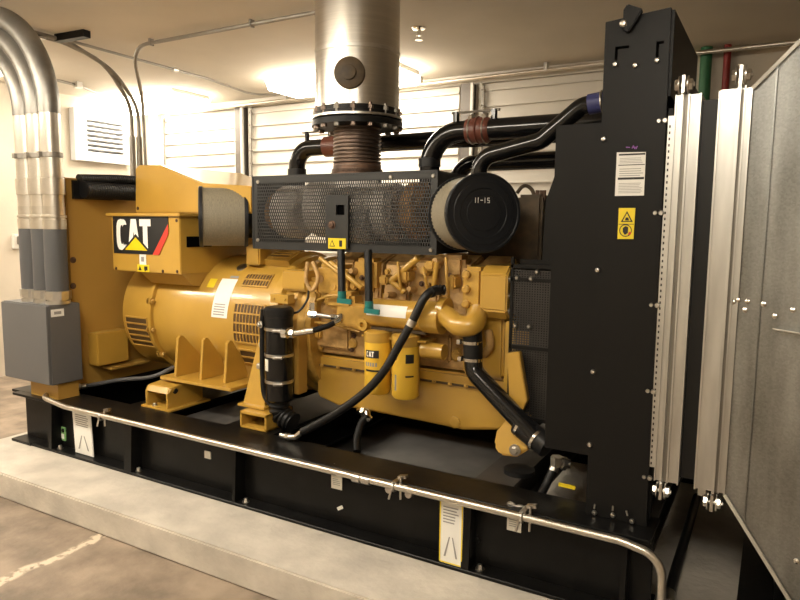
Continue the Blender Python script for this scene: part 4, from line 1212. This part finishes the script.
while z < zf - .035 - zl:
    prof += [(z, .126), (z + .005, .140), (z + .009, .142), (z + .014, .140), (z + .018, .126)]
    z += .0215
bl.lathe((EX, EYc, zl), (0, 0, 1), prof, 48).build('bellows', M['bellows'], t, ang=60)
MB().lathe((EX, EYc, zl), (0, 0, 1), [(0, .15), (.018, .15), (.02, .142), (.05, .14)], 48).build('bellows_collar', M['rust'], t)

# ------------------------------------------------------------------ charge air and coolant pipes
AY = 3.62
ar = .056
ax0 = P(297, 170, y=AY).x
az = P(390, 143, y=AY).z
t = thing('charge_air_pipe', 'black pipe rising left of the bellows and running behind the exhaust stack', 'pipe', (ax0, AY, 1.7))
xe = P(324, 140, y=AY).x
MB().tube([(ax0, AY, 1.45), (ax0, AY, az), (xe + .04, AY, az)], ar, .17, seg=24).build('elbow_pipe', M['gloss_black'], t)
MB().lathe((ax0, AY, 1.91), (0, 0, 1), [(0, ar), (.001, ar + .008), (.06, ar + .008), (.061, ar)], 24).build('hose_coupling', M['rubber'], t)
MB().cyl((xe + .02, AY, az), (xe + .16, AY, az), ar + .012, seg=24).build('hose_coupling', M['orange_hose'], t)
MB().tube([(xe + .1, AY, az), (-.9, AY, az + .0), (-.5, AY, az)], ar * .95, seg=24).build('straight_pipe', M['gloss_black'], t)
for x in (xe - .14, xe + .05):
    MB().cyl((x, AY, az + ar - .02), (x, AY, az + ar + .05), .016, seg=10).build('stop_lug', M['gloss_black'], t)
MB().cyl((xe - .18, AY, az + ar + .045), (xe + .2, AY, az + ar + .045), .006, seg=8).build('tie_rod', M['dark_conduit'], t)

BYY = 3.42
br = .058
bx_ = P(429.5, 165, y=BYY).x
bz = P(530, 127, y=BYY).z
t = thing('charge_air_pipe', 'black pipe with rust-red hose coupling rising behind the right air filter', 'pipe', (bx_, BYY, 1.7))
MB().tube([(bx_, BYY, 1.45), (bx_, BYY, bz), (-.5, BYY, bz)], br, .19, seg=24).build('elbow_pipe', M['gloss_black'], t)
MB().lathe((bx_, BYY, 1.93), (0, 0, 1), [(0, br), (.001, br + .006), (.05, br + .006), (.051, br)], 24).build('hose_coupling', M['rubber'], t)
h0, h1 = P(468, 127, y=BYY).x, P(491, 127, y=BYY).x
hc = MB().lathe((h0, BYY, bz), ax, [(0, br), (.002, br + .008), (.03, br + .012), ((h1 - h0) * .45, br + .012), ((h1 - h0) * .5, br + .018), ((h1 - h0) * .55, br + .012), (h1 - h0 - .02, br + .012), (h1 - h0, br)], 28).build('hose_coupling', M['orange_hose'], t, label='rust-red silicone hose coupling')
for f_ in (.2, .8):
    x = h0 + (h1 - h0) * f_
    MB().torus((x, BYY, bz), ax, br + .0135, .004, 28, 6).cyl((x, BYY - .04, bz + br + .01), (x, BYY + .0, bz + br + .025), .012, seg=8).build('band_clamp', M['steel'], hc)
for px in (456, 494):
    x = P(px, 120, y=BYY).x
    MB().cyl((x, BYY, bz + br - .02), (x, BYY, bz + br + .05), .018, seg=10).build('stop_lug', M['gloss_black'], t)
MB().cyl((P(452, 110, y=BYY).x, BYY, bz + br + .045), (P(500, 110, y=BYY).x, BYY, bz + br + .045), .007, seg=8).build('tie_rod', M['dark_conduit'], t)

CYY = 3.1
t = thing('coolant_pipe', 'black coolant pipe sweeping up to the radiator with a blue hose end', 'pipe', P(480, 170, y=CYY))
cpts = [P(479, 200, y=CYY), P(479, 158, y=CYY), P(515, 149, y=CYY), P(541, 141, y=CYY), P(580, 107, y=CYY), P(604, 101, y=CYY)]
MB().tube([cpts[0], cpts[1], cpts[3], P(582, 106, y=CYY), P(596, 103.5, y=CYY)], .041, .09, seg=24).build('elbow_pipe', M['gloss_black'], t)
b0_, b1_ = P(589, 104.5, y=CYY), P(605, 101.5, y=CYY)
MB().cyl(b0_, b1_, .046, seg=24).build('hose_end', M['blue'], t)
MB().torus(P(603, 102, y=CYY), b1_ - b0_, .048, .006, 24, 6).build('band_clamp', M['steel'], t)
MB().cyl(b1_, (-.52, CYY, b1_.z + .01), .041, seg=24).build('radiator_stub', M['black'], t)
zd = P(530, 161, y=3.75).z
t = thing('coolant_pipe', 'straight black coolant pipe passing below the sweeping coolant pipe', 'pipe', (-1.2, 3.75, zd))
MB().tube([(-1.75, 3.75, zd - .3), (-1.75, 3.75, zd), (-.5, 3.75, zd)], .05, .12, seg=20).build('tube', M['gloss_black'], t)
MB().torus((-.62, 3.75, zd), ax, .052, .006, 24, 6).build('band_clamp', M['steel'], t)

# ------------------------------------------------------------------ radiator
RY0 = 2.52
t = thing('radiator', 'tall black radiator at the right end of the base frame', 'radiator', (-.48, YC, FZ1))
rz1 = 2.357
rp_ = [(-.597, rz1 - .02), (-.590, FZ1), (-.362, FZ1), (-.375, rz1)]
fp = MB().prism([V((x, RY0, z)) for x, z in rp_], (0, .012, 0)).build('front_panel', M['black_satin'], t, bevel=.002)
MB().box(-.376, -.364, RY0 + .012, 3.256, 2.06, 2.35).build('side_gusset', M['black_satin'], t)
MB().hexa([(-.597, RY0 + .012, rz1 - .032), (-.376, RY0 + .012, rz1 - .012), (-.376, 3.256, rz1 - .012), (-.597, 3.256, rz1 - .032), (-.597, RY0 + .012, rz1 - .02), (-.376, RY0 + .012, rz1), (-.376, 3.256, rz1), (-.597, 3.256, rz1 - .02)]).build('top_panel', M['black_satin'], t)
MB().box(-.59, -.40, 2.60, 4.08, FZ1, 2.04).build('core', M['black'], t)
MB().box(-.597, -.376, 4.08, 4.09, FZ1, 2.06).build('rear_panel', M['black_satin'], t)
MB().box(-.60, -.39, 2.60, 4.08, 2.04, 2.26).build('top_tank', M['black'], t)
# vertical recess at the outer edge
MB().box(-.37, -.355, RY0 + .03, RY0 + .07, FZ1 + .02, 2.02).build('edge_channel', M['black'], t)
# L slots
def sh(px, py): return P(px, py, y=RY0)
for (a, b_, c) in (((616, 60), (616, 48), (629, 47)), ((657, 58), (658, 42.5), (664, 41.5))):
    p0_, p1_, p2_ = sh(*a), sh(*b_), sh(*c)
    MB().box(p0_.x - .005, p0_.x + .005, RY0 - .001, RY0 + .002, p0_.z, p1_.z).box(p0_.x - .005, p2_.x, RY0 - .001, RY0 + .002, p1_.z - .006, p1_.z + .004).build('slot', M['socket'], t)
for px, py in ((615.5, 64.5), (635.5, 65.5), (657, 60.5), (602.5, 139.5), (596, 270), (588, 371), (587, 444), (594.5, 512.5), (613, 515), (632, 521)):
    p = sh(px, py)
    x = min(max(p.x, -.585), -.37)
    MB().lathe((x, RY0, p.z), (0, -1, 0), [(0, .010), (.004, .010), (.009, .007), (.010, .003)], 14).build('bolt', M['steel'], t)
for py in (121, 213, 305, 391, 477):
    p = sh(659 - (py - 121) * .042, py)
    MB().lathe((p.x, RY0, p.z), (0, -1, 0), [(0, .008), (.006, .006)], 12).lathe((p.x + .02, RY0, p.z), (0, -1, 0), [(0, .01), (.008, .007)], 12).build('bolt', M['steel'], t)
for px, py, a in ((594.5, 508, .2), (613, 510, 0), (628, 515, -.5)):
    p = sh(px, py)
    MB().bar((p.x, RY0 - .006, p.z), (p.x + .012 * a, RY0 - .006, p.z + .018), .006, .006, up=(0, 1, 0)).build('cotter_pin', M['steel'], t)
# lifting bracket
bk = MB().prism([sh(625, 12), sh(629, 6), sh(644, 11), sh(641, 17), sh(630, 34), sh(624, 31)], (0, -.03, 0)).build('lifting_bracket', M['black_satin'], t, bevel=.004)
p = sh(625, 26)
MB().lathe((p.x, RY0 - .03, p.z), (0, -1, 0), [(0, .013), (.005, .013), (.01, .009), (.011, .005)], 16).build('bolt', M['steel'], bk)
# labels
q0, q1 = sh(617, 152.5), sh(645, 195.5)
wl = MB().prism([sh(617, 152.5), sh(646, 152), sh(644, 195.5), sh(615, 196)], (0, -.003, 0)).build('white_label', M['white'], t, label='white instruction label')
f = front(RY0 - .0036)
a0, a1 = q0.x + .008, q1.x - .006
for py, hh in ((154.5, .006), (165, .003), (178.5, .008)):
    z = sh(630, py).z
    mb = MB(); mb.face([f(a0, z - hh / 2), f(a1, z - hh / 2), f(a1, z + hh / 2), f(a0, z + hh / 2)])
    mb.build('print', M['ink'], wl)
mb = MB()
for pya, pyb, k in ((163, 157, 4), (176, 167, 4), (193, 182, 7)):
    text_lines(mb, f, a0 + .004, a1 - .003, sh(630, pya).z, sh(630, pyb).z, k, .3, .15)
mb.build('print', M['ink_grey'], wl)
yl = MB().prism([sh(619, 208), sh(635.5, 208), sh(633.5, 239), sh(617.5, 239)], (0, -.003, 0)).build('warning_label', M['label_yellow'], t, label='yellow warning label')
mb = MB()
pc_ = lambda a, c, o=.0036: V((sh(a, c).x, RY0 - o, sh(a, c).z))
mb.face([pc_(621, 222), pc_(633, 222), pc_(627.3, 211)])
for k in range(20):
    a, c = 2 * PI * k / 20, 2 * PI * (k + 1) / 20
    mb.face([pc_(625.7 + 6.3 * math.cos(a), 230.5 + 6.3 * math.sin(a)), pc_(625.7 + 6.3 * math.cos(c), 230.5 + 6.3 * math.sin(c)), pc_(625.7 + 5.4 * math.cos(c), 230.5 + 5.4 * math.sin(c)), pc_(625.7 + 5.4 * math.cos(a), 230.5 + 5.4 * math.sin(a))])
mb.face([pc_(618.6, 223.9), pc_(634, 223.9), pc_(634, 224.5), pc_(618.6, 224.5)])
mb.face([pc_(623, 228), pc_(626, 226), pc_(628.5, 227.5), pc_(628, 233), pc_(625, 235), pc_(623, 232)])
mb.build('print', M['ink'], yl)
mb = MB()
mb.face([pc_(623, 221, .0042), pc_(631, 221, .0042), pc_(627.2, 213.4, .0042)])
mb.build('print', M['label_yellow'], yl)
mb = MB(); mb.face([pc_(625, 220.5, .0046), pc_(629.5, 220.5, .0046), pc_(628.5, 217.5, .0046), pc_(626, 217.5, .0046)]); mb.build('print', M['ink'], yl)
mb = MB()
mb.face([pc_(629, 232, .004), pc_(631.5, 232, .004), pc_(631, 234.5, .004), pc_(628, 235, .004)]); mb.build('print', M['red'], yl)
mb = MB()
for a, c in (((626, 147.2), (630, 147.4)), ((632, 148.5), (633.5, 145.5)), ((633.5, 145.5), (635, 149)), ((636, 149), (637.5, 146)), ((632, 147.5), (637, 147.2))):
    p0_, p1_ = pc_(*a, .001), pc_(*c, .001)
    mb.bar(p0_, p1_, .003, .0016, up=(0, 1, 0))
mb.build('marker_scribble', M['purple'], t)
# shroud box on the engine side
SY0 = 2.62
s_ = [P(*p, y=SY0) for p in ((556, 125.5), (604, 122.5))]
zs0 = P(551, 449, y=SY0).z
MB().box(s_[0].x, -.592, SY0, 3.95, zs0, s_[0].z).build('fan_shroud', M['black_satin'], t, bevel=.004)
for px, py in ((596, 270), (594, 371), (591, 443)):
    pass
MB().box(-.60, -.592, SY0 - .02, SY0, FZ1 + .02, 2.0).build('shroud_flange', M['black_satin'], t)
# fan guard cage
GX0, GX1, GYY = -1.07, s_[0].x - .002, 2.86
gt, gb = 1.78, .72
g = MB()
wr = .0022
nxx, nzz = 20, 62
for i in range(nxx + 1):
    x = GX0 + .03 + (GX1 - GX0 - .03) * i / nxx
    g.box(x - wr, x + wr, GYY - wr, GYY + wr, gb, 1.40)
for j in range(nzz + 1):
    z = gb + (1.40 - gb) * j / nzz
    g.box(GX0 + .03, GX1, GYY - wr, GYY + wr, z - wr, z + wr)
g.build('fan_guard_mesh', M['dusty_black'], t)
g = MB()
for z in (gb, 1.05, 1.36, 1.42):
    g.box(GX0 + .02, GX1, GYY - .008, GYY + .008, z - .008, z + .008)
for x in (GX0 + .025, GX1 - .05, GX1 - .018):
    g.box(x - .006, x + .006, GYY - .008, GYY + .008, gb, 1.46)
g.build('fan_guard_frame', M['black_satin'], t)
MB().box(GX0 + .05, GX1 - .0, GYY + .03, GYY + .04, gb + .02, 1.45).build('guard_backing', M['black'], t)
MB().lathe((GX0 + .12, YC, 1.25), ax, [(0, .36), (.08, .36)], 40).build('fan', M['black'], t)
for px, py in ((517, 278), (531, 279), (537, 272), (515, 326), (529, 327)):
    p = P(px, py, y=GYY - .01)
    MB().lathe((p.x, GYY - .006, p.z), (0, -1, 0), [(0, .012), (.006, .01), (.01, .005)], 12).build('bolt', M['steel'], t)
MB().prism([P(546, 200, y=2.9), P(556, 172, y=2.9), P(556, 260, y=2.9), P(541, 275, y=2.9)], (0, .5, 0)).build('shroud_flare', M['black_satin'], t)
p0_, p1_ = P(517, 330, y=2.885), P(529, 347, y=2.885)
st = MB().box(p0_.x, p1_.x, 2.886, 2.888, p1_.z, p0_.z).build('orange_sticker', M['yellow_flat'], t)

# drain hose at the radiator foot
t = thing('radiator_drain_hose', 'black drain hose with yellow tag at the radiator foot', 'hose', P(555, 470, y=2.7))
MB().tube(spline([P(541, 495, y=2.64), P(546, 485, y=2.68), P(552, 472, y=2.72), P(557, 463, y=2.74)]), .018, seg=12).build('hose', M['rubber'], t)
MB().tube([P(553, 471, y=2.72), P(557, 461, y=2.74), P(570, 464, y=2.76)], .02, .02, seg=12).lathe(P(557, 461, y=2.73), (0, 0, 1), [(-.02, .028), (.02, .028)], 6).cyl(P(562, 463, y=2.73), P(566, 464, y=2.74), .03, seg=6).build('end_fitting', M['steel'], t)
q = P(567, 486, y=2.66)
MB().obox(q, (1, .1, -.06), (0, 1, 0), (0, 0, 1), .034, .005, .007).build('yellow_tag', M['label_yellow'], t)

# ------------------------------------------------------------------ flexible connector and duct
t = thing('duct_connector', 'silver flanged duct connector with black canvas joining radiator and duct', 'duct connector', (-.22, YC, .66))
zt, zb_ = 2.06, .665
ye = 4.08


def ring(mb, x0, x1, y0_, y1_, z0_, z1_, th):
    mb.box(x0, x1, y0_, y0_ + th, z0_, z1_).box(x0, x1, y1_ - th, y1_, z0_, z1_)
    mb.box(x0, x1, y0_ + th, y1_ - th, z0_, z0_ + th).box(x0, x1, y0_ + th, y1_ - th, z1_ - th, z1_)
    return mb


def lean(mb, x0, x1, xs, xe_, y0_, yb, z0_, z1_):
    return mb.hexa([(x0 + xe_, y0_, z0_), (x1 + xe_, y0_, z0_), (x1 + xe_, yb, z0_), (x0 + xe_, yb, z0_), (x0 + xs, y0_, z1_), (x1 + xs, y0_, z1_), (x1 + xs, yb, z1_), (x0 + xs, yb, z1_)])


f1 = ring(MB(), -.345, -.262, RY0 + .012, ye, zb_, zt, .03).build('near_flange', M['galv_light'], t, bevel=.002)
for xa, xb, dy, dz in ((-.346, -.342, .010, 0), (-.327, -.318, .020, .012), (-.304, -.298, .012, 0), (-.267, -.262, .012, 0)):
    MB().box(xa, xb, RY0 + .012 - dy, RY0 + .014, zb_, zt + dz).build('standing_seam', M['galv_light'], f1)
MB().box(-.317, -.305, RY0 + .010, RY0 + .012, zb_, zt).build('groove', M['dark_conduit'], f1)
ho = MB().box(-.366, -.345, RY0 + .004, RY0 + .03, zb_ + .05, zt - .07)
hs_ = ho.build('perforated_strip', M['galv_light'], t)
hm = MB()
k = 58
for i in range(k):
    z = zb_ + .06 + (zt - zb_ - .15) * i / k
    hm.box(-.361, -.356, RY0 + .0025, RY0 + .004, z, z + .009)
hm.build('holes', M['ink'], hs_)
ring(MB(), -.262, -.205, RY0 + .035, ye - .02, zb_ + .02, zt - .02, .02).build('canvas_sleeve', M['rubber'], t)
f2 = ring(MB(), -.205, -.11, RY0 + .005, ye, zb_, zt + .005, .03).build('far_flange', M['galv_light'], t, bevel=.002)
for xa, xb, dy, dz in ((-.209, -.203, .010, 0), (-.150, -.141, .024, .035), (-.131, -.127, .012, .01), (-.113, -.108, .010, .0)):
    MB().box(xa, xb, RY0 + .005 - dy, RY0 + .006, zb_, zt + dz).build('standing_seam', M['galv_light'], f2)
MB().box(-.141, -.133, RY0 + .003, RY0 + .005, zb_, zt).build('groove', M['dark_conduit'], f2)
for x, z in ((-.32, zt + .03), (-.145, zt + .045), (-.318, zb_ - .03), (-.147, zb_ - .035)):
    c = MB()
    c.cyl((x - .03, RY0 - .004, z), (x + .035, RY0 - .004, z), .008, seg=8).hexbolt((x + .012, RY0 - .004, z), (1, 0, 0), .02, .018).hexbolt((x - .012, RY0 - .004, z), (-1, 0, 0), .02, .018)
    c.obox((x, RY0 - .004, z), (1, 0, 0), (0, 1, 0), (0, 0, 1), .005, .018, .03)
    c.build('corner_bolt', M['steel'], t)
MB().box(-.203, -.175, RY0 + .1, RY0 + .3, zb_ - .06, zb_ + .03).build('corner_bracket', M['galv_light'], t)

t = thing('discharge_duct', 'flaring galvanised sheet-metal duct at the right edge', 'duct', (.1, YC, .66))
KX = .35
X0, X1 = -.108, .62
yA, yB = RY0, RY0 - KX * (X1 - X0)
tA, tB = zt, zt + 1.0 * (X1 - X0)
bA, bB = zb_, zb_ - 1.34 * (X1 - X0)
XM = .265
yM = RY0 - KX * (XM - X0)
tM, bM = min(CE - .15, zt + 1.0 * (XM - X0)), zb_ - 1.34 * (XM - X0)
th = .004
sp = MB()
pts = [(X0, yA, bA), (XM, yM, bM), (1.55, yM, bM), (1.55, yM, tM), (XM, yM, tM), (X0, yA, tA)]
sp.hexa([(X0, yA, bA), (XM, yM, bM), (XM, yM + th, bM), (X0, yA + th, bA), (X0, yA, tA), (XM, yM, tM), (XM, yM + th, tM), (X0, yA + th, tA)])
sp.box(XM, 1.55, yM, yM + th, bM, tM)
sp.build('side_panel', M['galv'], t)
yF = 2 * YC - RY0
yF2 = yF + KX * (XM - X0)
sp = MB()
sp.hexa([(X0, yF - th, bA), (XM, yF2 - th, bM), (XM, yF2, bM), (X0, yF, bA), (X0, yF - th, tA), (XM, yF2 - th, tM), (XM, yF2, tM), (X0, yF, tA)])
sp.box(XM, 1.55, yF2 - th, yF2, bM, tM)
sp.build('far_panel', M['galv'], t)
for nm, zA, zM in (('top_panel', tA, tM), ('bottom_panel', bA, bM)):
    s = MB().hexa([(X0, yA, zA), (XM, yM, zM), (XM, yF2, zM), (X0, yF, zA), (X0, yA, zA + th), (XM, yM, zM + th), (XM, yF2, zM + th), (X0, yF, zA + th)])
    s.box(XM, 1.55, yM, yF2, zM, zM + th)
    s.build(nm, M['galv'], t)
e = MB()
n_ = V((-KX, -1, 0)).normalized()
for za, zm in ((tA, tM), (bA, bM)):
    MB().bar(V((X0, yA - .004, za)), V((XM, yM - .004, zm)), .012, .012, up=(0, 1, 0)).build('edge_hem', M['galv_light'], t)
def dp(u, z, o=.003): return V((X0 + u, RY0 - KX * u, z)) + n_ * o
c = MB()
for u in (.068,):
    a, b_ = dp(u, bA - u * 1.2), dp(u, tA + u * .9)
    c.bar(a, b_, .004, .003, up=(0, 1, 0))
c.build('cross_break', M['galv'], t)
def on_duct(px, py):
    d = V((px - 400, py - 300, F)); w_ = V((RX.dot(d), RY.dot(d), RZ.dot(d)))
    nn = V((KX, 1, 0)); tt = (RY0 + KX * X0 - nn.dot(CAM)) / nn.dot(w_)
    return CAM + w_ * tt
for px, py in ((733, 302), (738, 300), (747.5, 301.5), (764, 304), (775, 316), (793, 310), (745, 310), (796.5, 561)):
    p = on_duct(px, py)
    MB().lathe(p, n_, [(0, .010), (.004, .009), (.007, .004)], 12).build('rivet', M['chrome'], t)
p = on_duct(790, 331)
MB().obox(p + n_ * .02, (1, -KX, -.06), (-.3, -1, .25), (0, 0, 1), .04, .02, .0015).build('label_tab', M['white_metal'], t)

# beams and hoses lying under the duct
t = thing('steel_channel', 'dark steel channel lying across the pad beneath the duct', 'channel', (-.2, 3, ZP))
q = P(700, 500, z=ZP)
MB().box(-.05, .18, 2.2, 4.4, ZP, ZP + .05).box(.07, .09, 2.2, 4.4, ZP + .05, ZP + .12).build('beam', M['frame_black'], t, bevel=.003)
t = thing('floor_hose', 'dark hose lying on the pad between the frame end and the channel', 'hose', (-.2, 3, ZP))
MB().tube(spline([P(668, 598, z=ZP + .022), P(677, 565, z=ZP + .022), P(686, 535, z=ZP + .022), P(697, 497, z=ZP + .022)]), .021, seg=12).build('tube', M['rubber'], t)
qf = P(668, 598, z=ZP + .03)
MB().cyl(qf + V((.01, -.06, 0)), qf + V((-.002, .03, 0)), .028, seg=12).build('end_fitting', M['steel'], t)

# ------------------------------------------------------------------ world and view
wd = bpy.data.worlds.new('world')
sc.world = wd
wd.use_nodes = True
wd.node_tree.nodes['Background'].inputs[0].default_value = (.9, .75, .55, 1)
wd.node_tree.nodes['Background'].inputs[1].default_value = .0
sc.view_settings.view_transform = 'Standard'
sc.view_settings.look = 'None'
sc.view_settings.gamma = 1
sc.view_settings.exposure = 1.7
